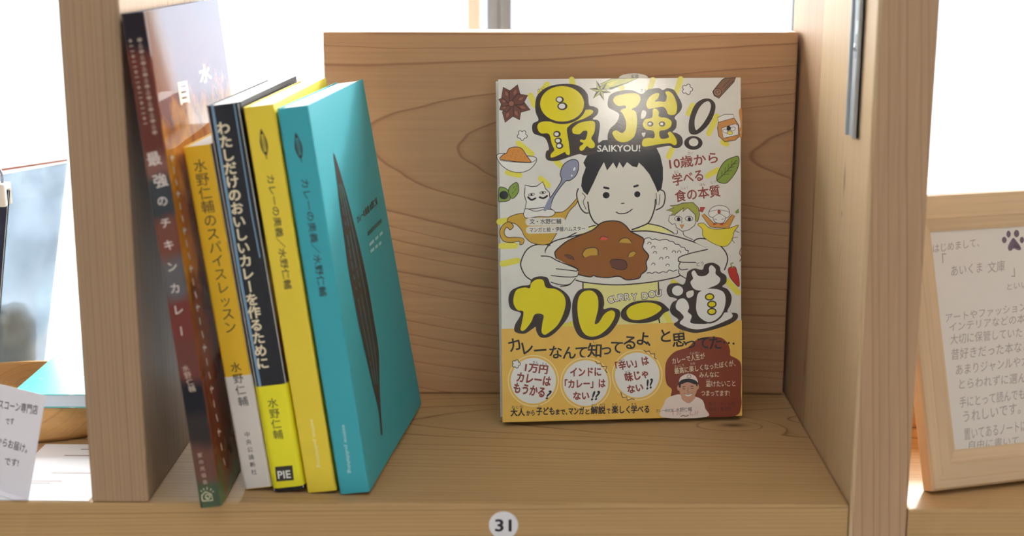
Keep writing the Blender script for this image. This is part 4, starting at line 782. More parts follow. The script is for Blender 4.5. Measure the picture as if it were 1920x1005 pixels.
  ('F','white',1,[120.39,71.69,121.66,77.48,126.62,79.86,133.23,79.72,137.77,77.13,138.58,71.28,136.49,64.66,132.34,60.59,127.37,59.45,122.42,62.48,120.37,66.7]),
  ('F','white',1,[116.74,84.23,118.4,86.68,117.43,90.01,119.25,91.63,121.71,88.27,125.83,88.18,128.31,90.2,128.32,93.1,129.98,94.72,132.45,92.18,132.44,89.28,135.32,86.32,134.07,83.02,129.1,80.81,124.14,79.09,119.19,80.03]),
  ('F','title_dk',0,[131.63,75.19,131.55,74.47,131.18,73.79,130.57,73.23,129.77,72.85,128.86,72.67,127.93,72.73,127.08,73,126.38,73.47,125.91,74.09,125.7,74.8,125.79,75.53,126.16,76.21,126.77,76.76,127.57,77.15,128.47,77.32,129.4,77.27,130.25,76.99,130.95,76.52,131.43,75.9]),
  ('F','title_y',0,[130.81,75.14,130.74,74.67,130.47,74.23,130.03,73.87,129.45,73.62,128.79,73.5,128.12,73.53,127.51,73.71,127.01,74.01,126.67,74.4,126.53,74.86,126.59,75.33,126.86,75.76,127.31,76.12,127.89,76.38,128.54,76.49,129.21,76.46,129.83,76.29,130.33,75.99,130.67,75.59]),
  ('F','title_dk',0,[133.02,70.59,132.94,69.86,132.57,69.18,131.96,68.62,131.16,68.24,130.25,68.06,129.32,68.12,128.47,68.39,127.77,68.87,127.29,69.49,127.09,70.2,127.18,70.92,127.54,71.6,128.16,72.16,128.96,72.54,129.86,72.72,130.79,72.66,131.64,72.39,132.34,71.92,132.82,71.29]),
  ('F','title_y',0,[132.2,70.53,132.13,70.06,131.86,69.63,131.42,69.26,130.84,69.01,130.18,68.89,129.51,68.92,128.9,69.1,128.4,69.4,128.06,69.8,127.91,70.25,127.98,70.72,128.25,71.16,128.7,71.52,129.28,71.77,129.93,71.89,130.6,71.86,131.22,71.68,131.72,71.38,132.06,70.99]),
  ('F','title_dk',0,[133.01,66,132.92,65.27,132.56,64.6,131.94,64.04,131.14,63.65,130.23,63.48,129.31,63.53,128.45,63.81,127.75,64.28,127.28,64.91,127.07,65.62,127.16,66.35,127.53,67.02,128.14,67.58,128.94,67.96,129.85,68.14,130.77,68.08,131.63,67.81,132.33,67.34,132.8,66.71]),
  ('F','title_y',0,[132.18,65.95,132.12,65.48,131.85,65.04,131.4,64.68,130.82,64.43,130.16,64.31,129.5,64.34,128.88,64.52,128.38,64.82,128.04,65.21,127.9,65.67,127.96,66.14,128.23,66.58,128.68,66.94,129.26,67.19,129.92,67.31,130.58,67.28,131.2,67.1,131.7,66.8,132.04,66.41]),
  ('T','ol','どう',120.91,94.08,125.2,94.98,2.33,0,0),
 ],
 'band': [
  ('F','title_dk',1,[4.48,75.93,6.2,81.25,11.94,84.01,17.48,84.72,18.67,87.99,22.61,89.71,28.29,89.02,30.67,84.43,36.34,81.83,41.18,77.6,42.74,72.6,41.85,66.82,39.33,61.91,33.51,55.41,28.55,52.2,23.65,52.32,21.26,56.11,20.89,58.61,18.83,57.41,13.88,54.62,8.2,56,8.27,60.14,11.21,65.04,11.66,67.68,6,70.12]),
  ('F','title_y',1,[7.58,76.69,9.46,81.6,14.36,83.14,17.61,82.65,18.47,85.52,21.76,87.92,25.83,87.42,27.55,82.85,33.08,81.9,37.92,78.5,39.49,73.5,38.17,66.91,34.38,59.53,28.59,54.69,26.12,53.75,24.52,55.62,25,60.58,25.74,65.95,20.61,66.48,18.08,61.57,13.92,56.7,11.64,57.17,12.36,60.88,13.54,68.13,10.06,69.2,7.83,72.56]),
  ('F','title_dk',1,[43.35,69.27,44.42,75.87,47.76,80.76,53.49,81.87,59.21,80.92,62.44,77.13,63.21,72.14,62.76,68.83,67.28,69.56,72.19,68.21,72.97,64.45,70.45,58.69,65.46,52.99,58.85,50.23,53.1,49.95,47.39,52.58,44.2,59.31]),
  ('F','title_y',1,[46.64,70.03,47.7,76.63,51.02,80.03,55.93,80.17,59.16,76.37,59.49,69.74,58.19,63.96,57.32,59.83,59.79,60.6,63.13,65.51,67.26,67.9,69.71,66.6,69.26,62.88,65.5,57.14,59.7,52.71,53.95,52.01,49.88,55.02,47.51,61.72]),
  ('F','title_dk',1,[73.39,65.27,74.66,68.57,80.44,72.58,88.67,73.64,97.72,72.61,102.63,68.76,103.45,67.08,100.14,65.49,95.99,61.43,87.73,59.54,79.51,60.14,74.59,62.34]),
  ('F','title_y',1,[76.94,66.85,79.6,70.11,86.19,72.21,93.6,71.87,98.68,68.85,96.02,65.59,90.23,62.81,83.63,61.55,78.71,62.66]),
  ('F','title_dk',1,[101.88,79.57,103.55,83.27,108.5,83.99,112.61,83.07,114.28,87.59,115.13,90.89,119.25,92.87,124.2,91.94,125.86,95.22,130.81,96.19,134.93,93.79,135.74,90.45,139.04,87.9,139.03,83.75,136.54,81.31,139.85,79.57,142.32,75.36,141.89,70.38,139.81,65.42,145.61,64.45,146.02,61.11,141.45,57.87,133.15,55.14,124.86,53.25,119.06,52.72,114.1,53.92,109.98,55.27,107.51,56.99,106.28,58.69,109.19,61.12,105.08,64.55,103.86,67.9,105.54,72.02,108.44,73.62,106.79,74.9,103.5,75.8]),
  ('F','paper',1,[114.23,78.06,118.36,79.21,118.35,75.89,115.04,74.72]),
  ('F','white',0,[112.18,79.18,112,78.21,111.51,77.34,110.74,76.66,109.77,76.24,108.7,76.1,107.63,76.28,106.67,76.75,105.91,77.47,105.42,78.36,105.26,79.33,105.43,80.3,105.93,81.17,106.7,81.85,107.67,82.28,108.74,82.41,109.8,82.23,110.77,81.76,111.53,81.05,112.01,80.16]),
  ('F','white',1,[107.59,70.31,109.26,73.6,112.56,74.36,115.02,71.81,115.83,68.46,114.99,65.99,117.46,63.43,116.61,59.28,121.57,58.33,128.19,58.6,134.83,62.2,138.15,65.04,142.29,64.53,142.7,62.02,138.14,59.62,129.84,56.47,122.38,54.98,116.59,55.53,111.64,57.73,110,59.44,112.5,62.71,110.04,66.1,107.99,67.81]),
  ('F','title_dk',1,[119.57,71.71,121,77.66,126.62,80.53,133.65,80.37,138.6,77.11,139.41,71.26,137.15,63.81,132.75,59.58,127.36,58.45,121.59,62.09,119.62,66.71]),
  ('F','white',1,[120.39,71.69,121.66,77.48,126.62,79.86,133.23,79.72,137.77,77.13,138.58,71.28,136.49,64.66,132.34,60.59,127.37,59.45,122.42,62.48,120.37,66.7]),
  ('F','white',1,[116.74,84.23,118.4,86.68,117.43,90.01,119.25,91.63,121.71,88.27,125.83,88.18,128.31,90.2,128.32,93.1,129.98,94.72,132.45,92.18,132.44,89.28,135.32,86.32,134.07,83.02,129.1,80.81,124.14,79.09,119.19,80.03]),
  ('F','title_dk',0,[131.63,75.19,131.55,74.47,131.18,73.79,130.57,73.23,129.77,72.85,128.86,72.67,127.93,72.73,127.08,73,126.38,73.47,125.91,74.09,125.7,74.8,125.79,75.53,126.16,76.21,126.77,76.76,127.57,77.15,128.47,77.32,129.4,77.27,130.25,76.99,130.95,76.52,131.43,75.9]),
  ('F','title_y',0,[130.81,75.14,130.74,74.67,130.47,74.23,130.03,73.87,129.45,73.62,128.79,73.5,128.12,73.53,127.51,73.71,127.01,74.01,126.67,74.4,126.53,74.86,126.59,75.33,126.86,75.76,127.31,76.12,127.89,76.38,128.54,76.49,129.21,76.46,129.83,76.29,130.33,75.99,130.67,75.59]),
  ('F','title_dk',0,[133.02,70.59,132.94,69.86,132.57,69.18,131.96,68.62,131.16,68.24,130.25,68.06,129.32,68.12,128.47,68.39,127.77,68.87,127.29,69.49,127.09,70.2,127.18,70.92,127.54,71.6,128.16,72.16,128.96,72.54,129.86,72.72,130.79,72.66,131.64,72.39,132.34,71.92,132.82,71.29]),
  ('F','title_y',0,[132.2,70.53,132.13,70.06,131.86,69.63,131.42,69.26,130.84,69.01,130.18,68.89,129.51,68.92,128.9,69.1,128.4,69.4,128.06,69.8,127.91,70.25,127.98,70.72,128.25,71.16,128.7,71.52,129.28,71.77,129.93,71.89,130.6,71.86,131.22,71.68,131.72,71.38,132.06,70.99]),
  ('F','title_dk',0,[133.01,66,132.92,65.27,132.56,64.6,131.94,64.04,131.14,63.65,130.23,63.48,129.31,63.53,128.45,63.81,127.75,64.28,127.28,64.91,127.07,65.62,127.16,66.35,127.53,67.02,128.14,67.58,128.94,67.96,129.85,68.14,130.77,68.08,131.63,67.81,132.33,67.34,132.8,66.71]),
  ('F','title_y',0,[132.18,65.95,132.12,65.48,131.85,65.04,131.4,64.68,130.82,64.43,130.16,64.31,129.5,64.34,128.88,64.52,128.38,64.82,128.04,65.21,127.9,65.67,127.96,66.14,128.23,66.58,128.68,66.94,129.26,67.19,129.92,67.31,130.58,67.28,131.2,67.1,131.7,66.8,132.04,66.41]),
  ('F','brown_dk',1,[100.7,27.88,101.58,35.41,106.58,41.14,114.88,43.87,119.03,47.53,124.84,49.9,134.79,49.67,139.76,46.2,141.41,41.13,141.57,38.19,145.56,35.99,148.22,32.56,148.37,23.3,148.19,14.88,148.34,6.42,144.66,0.09,126.3,-0.17,114.65,0.57,109.69,7.46,104.33,12.66,104.78,17.7,101.65,21.14]),
  ('G','hair','カ',7.9,48.13,9.27,-14,0.02),
  ('G','hair','レ',15.21,46.04,9.27,-12,0.02),
  ('G','hair','ー',23.52,44.18,9.27,-3,0.02),
  ('G','hair','な',32.91,42.78,8.9,-2,0.02),
  ('G','hair','ん',41.35,42.32,8.9,0,0.02),
  ('G','hair','て',48.9,42.39,8.9,3,0.02),
  ('G','hair','知',57.29,43.35,9.64,3,0.02),
  ('G','hair','っ',64.37,44.01,8.34,6,0.02),
  ('G','hair','て',70.72,45.19,8.9,8,0.02),
  ('G','hair','る',78.98,47.83,9.64,8,0.02),
  ('G','hair','よ',86.99,49.97,9.27,8,0.02),
  ('G','hair','、',93.58,48.81,8.9,10,0.02),
  ('G','hair','と',101.03,51.47,9.27,0,0.02),
  ('G','hair','思',109.61,48.76,9.64,-5,0.02),
  ('G','hair','っ',116.55,46.76,8.34,-4,0.02),
  ('G','hair','て',124.83,46.56,8.9,-2,0.02),
  ('G','hair','た',132.29,46.38,9.27,0,0.02),
  ('G','hair','…',141.01,48.85,8.9,8,0.02),
  ('T','hair','し',56.36,47.71,58.17,47.83,1.66,0,0),
  ('T','hair','おも',109.8,53.1,112.78,53.37,1.67,0,0),
  ('F','ring',0,[34.87,24.96,34.64,22.45,34.03,20.02,33.04,17.71,31.72,15.59,30.08,13.72,28.18,12.13,26.05,10.86,23.75,9.96,21.33,9.43,18.86,9.3,16.4,9.57,14.01,10.22,11.75,11.25,9.66,12.62,7.81,14.31,6.25,16.26,5,18.45,4.09,20.79,3.56,23.26,3.41,25.77,3.65,28.27,4.27,30.69,5.25,32.99,6.58,35.09,8.21,36.96,10.11,38.54,12.23,39.8,14.52,40.7,16.92,41.23,19.38,41.36,21.84,41.11,24.22,40.46,26.49,39.45,28.57,38.08,30.42,36.41,32,34.46,33.26,32.28,34.17,29.93,34.71,27.47]),
  ('F','band',0,[34.21,24.97,33.99,22.57,33.4,20.24,32.46,18.03,31.19,16,29.63,14.2,27.8,12.68,25.76,11.47,23.55,10.6,21.24,10.1,18.88,9.97,16.52,10.22,14.22,10.85,12.05,11.83,10.06,13.15,8.29,14.77,6.78,16.64,5.58,18.73,4.72,20.98,4.21,23.34,4.07,25.75,4.3,28.14,4.89,30.47,5.83,32.67,7.1,34.69,8.66,36.48,10.48,37.99,12.52,39.2,14.71,40.06,17.02,40.57,19.37,40.7,21.72,40.45,24.01,39.83,26.18,38.86,28.18,37.55,29.95,35.95,31.46,34.08,32.67,31.99,33.54,29.74,34.06,27.38]),
  ('F','white',0,[33.06,25,32.86,22.78,32.32,20.63,31.45,18.59,30.27,16.71,28.83,15.05,27.14,13.65,25.25,12.53,23.22,11.73,21.08,11.26,18.89,11.14,16.72,11.38,14.6,11.96,12.59,12.86,10.75,14.08,9.11,15.57,7.72,17.31,6.61,19.24,5.82,21.32,5.34,23.5,5.21,25.72,5.42,27.93,5.97,30.08,6.84,32.11,8.01,33.98,9.46,35.63,11.14,37.03,13.02,38.15,15.05,38.95,17.18,39.41,19.35,39.53,21.53,39.31,23.64,38.73,25.64,37.83,27.49,36.63,29.13,35.14,30.52,33.41,31.64,31.49,32.44,29.41,32.92,27.23]),
  ('F','ring',0,[67.1,22.7,66.88,20.19,66.27,17.75,65.3,15.44,63.97,13.32,62.34,11.43,60.43,9.84,58.3,8.57,55.99,7.67,53.56,7.14,51.09,7.01,48.61,7.27,46.21,7.93,43.93,8.96,41.83,10.34,39.97,12.03,38.38,13.99,37.12,16.18,36.21,18.53,35.66,21,35.51,23.52,35.74,26.03,36.35,28.46,37.33,30.76,38.65,32.87,40.28,34.74,42.18,36.33,44.31,37.59,46.61,38.49,49.02,39.02,51.49,39.16,53.95,38.9,56.35,38.25,58.63,37.23,60.73,35.87,62.59,34.18,64.18,32.23,65.46,30.05,66.38,27.69,66.94,25.23]),
  ('F','band',0,[66.44,22.72,66.23,20.31,65.65,17.97,64.71,15.76,63.45,13.72,61.88,11.92,60.05,10.39,58,9.18,55.79,8.31,53.47,7.81,51.09,7.68,48.72,7.94,46.42,8.56,44.23,9.55,42.22,10.87,40.44,12.49,38.92,14.37,37.71,16.47,36.83,18.73,36.31,21.09,36.16,23.5,36.38,25.9,36.97,28.24,37.91,30.44,39.17,32.46,40.74,34.26,42.56,35.78,44.6,36.99,46.8,37.85,49.11,38.36,51.48,38.49,53.84,38.24,56.14,37.62,58.32,36.64,60.34,35.33,62.12,33.72,63.65,31.85,64.87,29.76,65.75,27.5,66.28,25.14]),
  ('F','white',0,[65.29,22.75,65.09,20.53,64.55,18.36,63.69,16.32,62.52,14.44,61.07,12.77,59.38,11.36,57.49,10.24,55.45,9.44,53.3,8.97,51.11,8.86,48.92,9.09,46.79,9.67,44.77,10.58,42.91,11.8,41.26,13.3,39.86,15.04,38.74,16.97,37.93,19.06,37.45,21.24,37.31,23.47,37.51,25.69,38.06,27.85,38.92,29.88,40.09,31.75,41.54,33.41,43.22,34.82,45.11,35.93,47.14,36.73,49.28,37.2,51.46,37.32,53.65,37.09,55.77,36.52,57.79,35.62,59.65,34.4,61.3,32.92,62.71,31.18,63.83,29.25,64.65,27.17,65.14,24.98]),
  ('F','ring',0,[99.04,26.92,98.83,24.43,98.23,22.01,97.27,19.72,95.97,17.62,94.35,15.75,92.46,14.17,90.34,12.92,88.05,12.02,85.65,11.5,83.19,11.36,80.73,11.63,78.34,12.28,76.07,13.29,73.98,14.66,72.13,16.33,70.55,18.28,69.28,20.45,68.37,22.78,67.82,25.22,67.65,27.72,67.87,30.2,68.47,32.61,69.43,34.89,70.74,36.98,72.35,38.84,74.24,40.41,76.34,41.66,78.62,42.55,81.02,43.08,83.47,43.21,85.92,42.96,88.31,42.32,90.57,41.31,92.66,39.95,94.52,38.29,96.11,36.35,97.38,34.19,98.3,31.86,98.86,29.42]),
  ('F','band',0,[98.38,26.93,98.17,24.55,97.61,22.23,96.68,20.04,95.43,18.03,93.88,16.24,92.07,14.73,90.05,13.53,87.85,12.66,85.55,12.16,83.19,12.04,80.84,12.29,78.55,12.91,76.38,13.89,74.38,15.19,72.6,16.8,71.08,18.66,69.87,20.73,69,22.97,68.47,25.31,68.31,27.7,68.52,30.08,69.09,32.39,70.02,34.57,71.27,36.58,72.81,38.35,74.62,39.86,76.64,41.05,78.82,41.91,81.11,42.41,83.46,42.54,85.81,42.3,88.1,41.69,90.27,40.72,92.27,39.42,94.05,37.83,95.57,35.97,96.79,33.9,97.67,31.67,98.21,29.33]),
  ('F','white',0,[97.22,26.96,97.03,24.76,96.51,22.62,95.66,20.6,94.5,18.74,93.07,17.09,91.4,15.7,89.53,14.59,87.51,13.79,85.38,13.33,83.2,13.22,81.03,13.45,78.92,14.02,76.91,14.92,75.06,16.13,73.42,17.61,72.03,19.33,70.91,21.24,70.1,23.3,69.61,25.47,69.46,27.67,69.66,29.87,70.19,32,71.04,34.01,72.19,35.87,73.62,37.51,75.29,38.89,77.15,40,79.17,40.79,81.28,41.26,83.45,41.38,85.62,41.15,87.73,40.58,89.73,39.69,91.58,38.49,93.22,37.02,94.63,35.31,95.75,33.4,96.57,31.33,97.06,29.17]),
  ('F','white',1,[11.27,35.99,10.92,35.25,10.13,34.92,10.03,34.06,9.43,33.5,8.62,33.63,8.07,34.29,7.23,34.13,6.53,34.54,6.39,35.36,6.84,36.1,6.42,36.86,6.58,37.67,7.3,38.05,8.13,37.84,8.71,38.48,9.51,38.56,10.1,37.98,10.16,37.11,10.94,36.75]),
  ('S','hair',0.41,1,1,[11.27,35.99,10.92,35.25,10.13,34.92,10.03,34.06,9.43,33.5,8.62,33.63,8.07,34.29,7.23,34.13,6.53,34.54,6.39,35.36,6.84,36.1,6.42,36.86,6.58,37.67,7.3,38.05,8.13,37.84,8.71,38.48,9.51,38.56,10.1,37.98,10.16,37.11,10.94,36.75]),
  ('S','hair',0.49,0,0,[57.46,36.67,58.67,34.8,60.74,35.42,61.53,33.06,64.41,33.15,63.73,30.49,64.78,29.13]),
  ('S','hair',0.49,0,0,[87.43,42.87,88.82,41.58,90.89,42.2,91.7,40.25,94.34,40.44,93.99,38.11,95.39,36.82]),
  ('S','hair',0.49,0,0,[72.9,17.02,74.11,13.46,76.76,13.81,76.98,11.7,79.89,12.63,81.54,12]),
  ('T','brown','1万円',13.65,31.09,27.79,29.07,5.5,0.042,0),
  ('T','brown','カレーは',8.47,25.05,29.4,21.5,6.16,0.042,0),
  ('T','brown','もうかる',6.31,18.42,25.52,14.57,6.51,0.042,0),
  ('T','hair','?',26.49,13.71,30.27,13.61,5.52,0.03,0.35),
  ('T','brown','インドに',41.72,27.29,61.05,27.22,5.52,0.042,0),
  ('T','brown','「カレー」は',38.33,19.85,63.61,19.78,6.02,0.042,0),
  ('T','brown','ない',43.41,12.76,53.46,12.66,5.19,0.042,0),
  ('T','hair','!?',54.45,12.13,60.55,12.47,5.71,0.03,0.35),
  ('T','brown','「辛い」は',70.31,29.91,90.98,33.58,6.03,0.042,0),
  ('T','brown','味じゃ',76.18,22.8,90.59,25.46,6.05,0.042,0),
  ('T','brown','ない',77.44,15.72,87.38,17.31,5.21,0.042,0),
  ('T','hair','!?',89.04,17.94,94.35,19.31,6.07,0.03,0.35),
  ('T','hair','まん',18.89,35.96,22.24,35.71,1.83,0,0),
  ('T','hair','えん',24.36,34.99,27.87,34.57,1.83,0,0),
  ('T','hair','から',72.35,35.3,75.82,36.21,1.84,0,0),
  ('T','hair','あじ',76.07,28.01,79.22,29.1,1.84,0,0),
  ('T','hair','おとな',5.56,8.4,12.69,8.38,1.84,0,0),
  ('T','hair','こ',21.81,8.3,23.28,8.26,1.84,0,0),
  ('T','hair','かい',54.73,8.26,58.03,8.34,1.84,0,0),
  ('T','hair','せつ',59.68,8.29,63.15,8.37,1.85,0,0),
  ('T','hair','たの',67.61,8.25,70.92,8.33,1.85,0,0),
  ('T','hair','まな',79.52,8.26,82.83,8.34,1.86,0,0),
  ('T','hair','大人',4.82,3.56,13.68,3.57,5.03,0.036,0),
  ('T','hair','から',14.5,3.72,19.76,3.74,3.35,0.036,0),
  ('T','hair','子ども',20.58,3.8,31.93,3.66,5.04,0.036,0),
  ('T','hair','まで、',32.59,3.81,39.83,3.62,3.53,0.036,0),
  ('T','hair','マンガ',40.49,3.6,50.22,3.59,4.7,0.036,0),
  ('T','hair','と',51.04,3.56,53.52,3.58,3.37,0.036,0),
  ('T','hair','解説',54.18,3.56,63.43,3.48,5.05,0.036,0),
  ('T','hair','で',64.25,3.46,66.57,3.56,3.37,0.036,0),
  ('T','hair','楽しく',67.23,3.54,78.64,3.4,5.05,0.036,0),
  ('T','hair','学べる',79.31,3.39,90.74,3.41,5.05,0.036,0),
  ('T','cream','カレーで人生が',105.38,33.47,125.78,36.48,3.86,0.008,0),
  ('T','cream','最高に楽しくなったぼくが、',106.66,27.23,144.88,31.39,3.87,0.008,0),
  ('T','cream','みんなに',122.08,24.65,134.38,24.84,3.36,0.008,0),
  ('T','cream','届けたいこと',126.21,18.65,144.69,18.68,3.71,0.008,0),
  ('T','cream','つまってます!',123.03,13.17,140.93,12.7,3.54,0.008,0),
  ('T','cream','じんせい',116.34,39.23,122.48,39.75,1.51,0,0),
  ('T','cream','さいこう',106.69,31.25,112.49,32.12,1.52,0,0),
  ('T','cream','たの',116.64,32.68,119.46,33.12,1.52,0,0),
  ('T','cream','とど',126.56,22.35,128.89,22.46,1.51,0,0),
  ('T','brown_tx','発行・ホーム社',127.99,6.46,144.25,6.7,2.7,0,0),
  ('T','brown_tx','発売・集英社',127.98,3.17,142.33,3.37,2.7,0,0),
  ('F','tee',1,[98.85,0.49,99.74,8.57,102.25,12.54,109.74,14.62,111.38,11.21,115.52,8.82,118.86,11.85,120.11,12.66,124.01,10.45,125.66,5.34,126.3,-0.09]),
  ('F','skin',1,[111.22,12.9,118.87,13.54,118.86,11.43,115.52,8.82,111.79,10.94]),
  ('F','skin',1,[109.61,20.93,109.74,15.88,111.39,12.47,114.7,10.87,118.03,12.29,120.13,15.61,120.57,20.65,114.77,24.16]),
  ('F','skin',0,[110.09,18.57,110.04,18.05,109.9,17.58,109.67,17.22,109.39,16.98,109.09,16.91,108.78,17,108.5,17.25,108.29,17.62,108.15,18.1,108.1,18.62,108.15,19.14,108.3,19.6,108.52,19.97,108.8,20.2,109.11,20.27,109.41,20.18,109.69,19.94,109.91,19.56,110.05,19.09]),
  ('F','skin',0,[121.8,18.94,121.76,18.42,121.64,17.95,121.46,17.58,121.22,17.35,120.97,17.27,120.71,17.36,120.48,17.61,120.3,17.98,120.18,18.46,120.14,18.98,120.19,19.5,120.31,19.96,120.49,20.33,120.72,20.56,120.98,20.64,121.24,20.55,121.47,20.31,121.65,19.93,121.77,19.46]),
  ('F','hair',0,[109.1,19.27,109.28,21.78,110.61,21.92,110.26,18.56]),
  ('F','hair',0,[120.14,19.4,119.74,21.68,120.74,21.49,120.98,19.38]),
  ('F','tee',1,[109.37,22.79,110.63,25.53,114.79,27.36,118.93,26.16,120.75,23.51,120.57,21.32,114.77,23.32,110.19,21.34]),
  ('F','hair',1,[108.94,20.78,110.45,23.27,114.77,24.33,119.75,23.03,121.06,20.64,118.9,20.69,114.76,22.06,111.43,21.06]),
  ('S','cinn',0.33,1,0,[116.77,25.63,116.71,25.32,116.55,25.04,116.29,24.82,115.96,24.69,115.6,24.65,115.24,24.71,114.92,24.86,114.67,25.09,114.5,25.37,114.45,25.69,114.51,26,114.67,26.27,114.93,26.49,115.25,26.62,115.61,26.66,115.97,26.61,116.3,26.45,116.55,26.22,116.72,25.94]),
  ('S','hair',0.49,0,1,[111.42,19.04,113.25,19.33]),
  ('S','hair',0.49,0,1,[116.41,19.5,118.4,19.36]),
  ('S','hair',0.41,0,1,[111.58,17.94,113.24,17.98]),
  ('S','hair',0.41,0,1,[116.57,18.23,118.39,18.01]),
  ('S','cinn',0.33,0,1,[115.16,18.69,114.56,15.92,115.72,15.73]),
  ('F','white',1,[112.89,14.79,115.13,14.23,117.38,15.01,116.38,13.35,114.05,13.24]),
  ('S','cinn',0.33,0,1,[112.4,14.97,115.13,14.39,117.88,15.16]),
  ('S','tee_tx',0.66,0,0,[105.51,1.83,105.52,4.19,107.35,4.15]),
  ('S','tee_tx',0.66,0,0,[108.16,1.76,108.18,3.95,110.08,1.71,110.09,3.9]),
  ('S','tee_tx',0.66,0,0,[116.33,3.73,116.31,1.54,117.98,1.49]),
  ('S','tee_tx',0.66,0,0,[119.23,1.46,119.24,3.66,120.89,1.41,120.9,3.61]),
  ('S','cinn',0.57,0,0,[110.49,0.68,111.74,1.32,113.4,0.6,115.06,1.23]),
  ('T','hair','カレー研究家',94.89,3.64,105.93,3.51,2.19,0,0),
  ('T','hair','水野仁輔',107.34,3.47,117.32,3.71,2.7,0,0),
 ],
 'spine5': [
  ('F','ink',1,[7.64,195.25,6.45,190.93,6.01,187.4,6.66,184.01,8.25,181.46,9.6,184.43,9.94,187.96,9.2,191.32]),
  ('S','teal_ln',0.34,0,1,[8.16,192.56,8.76,187.79,8.63,183.6]),
  ('S','teal_ln',0.34,0,1,[7.76,192.5,7.98,187.68,8.16,183.53]),
  ('S','teal_ln',0.34,0,1,[7.37,192.44,7.19,187.56,7.69,183.46]),
  ('S','ink',0.45,0,0,[8.25,181.46,8.33,179.8]),
  ('T','ink','カレーの奥義／水野仁輔',6.32,171.03,6.22,109.13,4.23,0.01,0),
  ('T','lt_teal','eatme publishing',6.5,38.67,5.82,11.44,2.61,0.02,0),
 ],
 'spine4': [
  ('F','ink',1,[7.29,196.95,6.08,192.68,5.61,189.15,6.2,185.71,7.72,183.06,9.08,185.99,9.44,189.51,8.76,192.93]),
  ('S','yel_ln',0.34,0,1,[7.76,194.22,8.3,189.4,8.12,185.2]),
  ('S','yel_ln',0.34,0,1,[7.38,194.19,7.53,189.33,7.66,185.15]),
  ('S','yel_ln',0.34,0,1,[6.99,194.15,6.76,189.26,7.2,185.11]),
  ('S','ink',0.45,0,0,[7.72,183.06,7.78,181.39]),
  ('T','ink','カレーの奥義／水野仁輔',6.07,173.08,5.65,112.68,4.13,0.01,0),
  ('T','lt_yel','eatme publishing',7.31,41.03,7.07,13.63,2.6,0.02,0),
 ],
 'spine3': [
  ('S','ltblue',1.42,0,0,[3.75,209.05,2.85,123.8,3.26,59.85]),
  ('S','ltblue',0.62,0,0,[15.07,209.37,14.42,151.67,14.84,128.69]),
  ('V','cream','わたしだけのおいしいカレーを作るために',7.57,197.38,6.69,72.14,7.09,0.03,1),
 ],
 'obi3': [
  ('V','ink','水野仁輔',8.44,49.93,8.39,32.17,5.67,0,1),
  ('F','ink',0,[3.75,14.22,13.18,14.08,12.7,5.75,3.25,5.91]),
  ('T','white','PIE',4.34,7.29,11.47,7.09,4.43,0.02,0),
 ],
 'spine2': [
  ('V','ink','水野仁輔のスパイスレッスン',7.22,177.18,7.86,90.7,7.23,0,1),
  ('V','ink','水野仁輔',7.05,68.74,7.76,49.54,5.78,0,1),
  ('V','ink','中央公論新社',6.85,30.97,6.84,9.49,3.18,0,1),
 ],
 'spine1': [
  ('V','cream2','十',2.97,242.96,2.98,242.69,1.91,0.05,1),
  ('V','cream2','中',7.55,242.88,7.57,242.61,2.45,0.03,1),
  ('V','cream2','一',3.03,240.43,3.04,240.16,1.91,0.05,1),
  ('V','cream2','ニ',7.56,240.06,7.57,239.79,2.45,0.03,1),
  ('V','cream2','一',3.08,237.91,3.09,237.64,1.91,0.05,1),
  ('V','cream2','中',7.57,237.24,7.58,236.97,2.45,0.03,1),
  ('V','cream2','十',3.14,235.38,3.15,235.11,1.91,0.05,1),
  ('V','cream2','ニ',7.58,234.42,7.59,234.15,2.45,0.03,1),
  ('V','cream2','一',3.19,232.85,3.2,232.58,1.91,0.05,1),
  ('V','cream2','中',7.59,231.59,7.6,231.32,2.45,0.03,1),
  ('V','cream2','一',3.24,230.32,3.25,230.05,1.91,0.05,1),
  ('V','cream2','ニ',7.6,228.77,7.61,228.5,2.45,0.03,1),
  ('V','cream2','十',3.3,227.78,3.31,227.51,1.91,0.05,1),
  ('V','cream2','中',7.6,225.94,7.62,225.67,2.45,0.03,1),
  ('V','cream2','一',3.35,225.25,3.36,224.98,1.91,0.05,1),
  ('V','cream2','ニ',7.61,223.11,7.62,222.84,2.45,0.03,1),
  ('V','cream2','一',3.41,222.71,3.42,222.44,1.91,0.05,1),
  ('V','cream2','中',7.62,220.28,7.63,220.01,2.45,0.03,1),
  ('V','cream2','十',3.46,220.17,3.47,219.9,1.91,0.05,1),
  ('V','cream2','ニ',7.63,217.44,7.64,217.17,2.45,0.03,1),
  ('V','cream2','一',3.51,217.63,3.52,217.36,1.91,0.05,1),
  ('V','cream2','中',7.64,214.61,7.65,214.33,2.45,0.03,1),
  ('V','cream2','一',3.57,215.09,3.58,214.82,1.91,0.05,1),
  ('V','cream2','ニ',7.65,211.77,7.66,211.49,2.45,0.03,1),
  ('V','cream2','十',3.62,212.55,3.63,212.28,1.91,0.05,1),
  ('V','cream2','中',7.65,208.93,7.67,208.65,2.45,0.03,1),
  ('V','cream2','一',3.68,210,3.69,209.73,1.91,0.05,1),
  ('V','cream2','ニ',7.66,206.08,7.67,205.81,2.45,0.03,1),
  ('V','cream2','一',3.73,207.46,3.74,207.18,1.91,0.05,1),
  ('V','cream2','中',7.67,203.24,7.68,202.96,2.45,0.03,1),
  ('V','cream2','十',3.78,204.91,3.8,204.64,1.91,0.05,1),
  ('V','cream2','ニ',7.68,200.39,7.69,200.12,2.45,0.03,1),
  ('V','cream2','一',3.84,202.36,3.85,202.09,1.91,0.05,1),
  ('V','cream2','中',7.69,197.54,7.7,197.27,2.45,0.03,1),
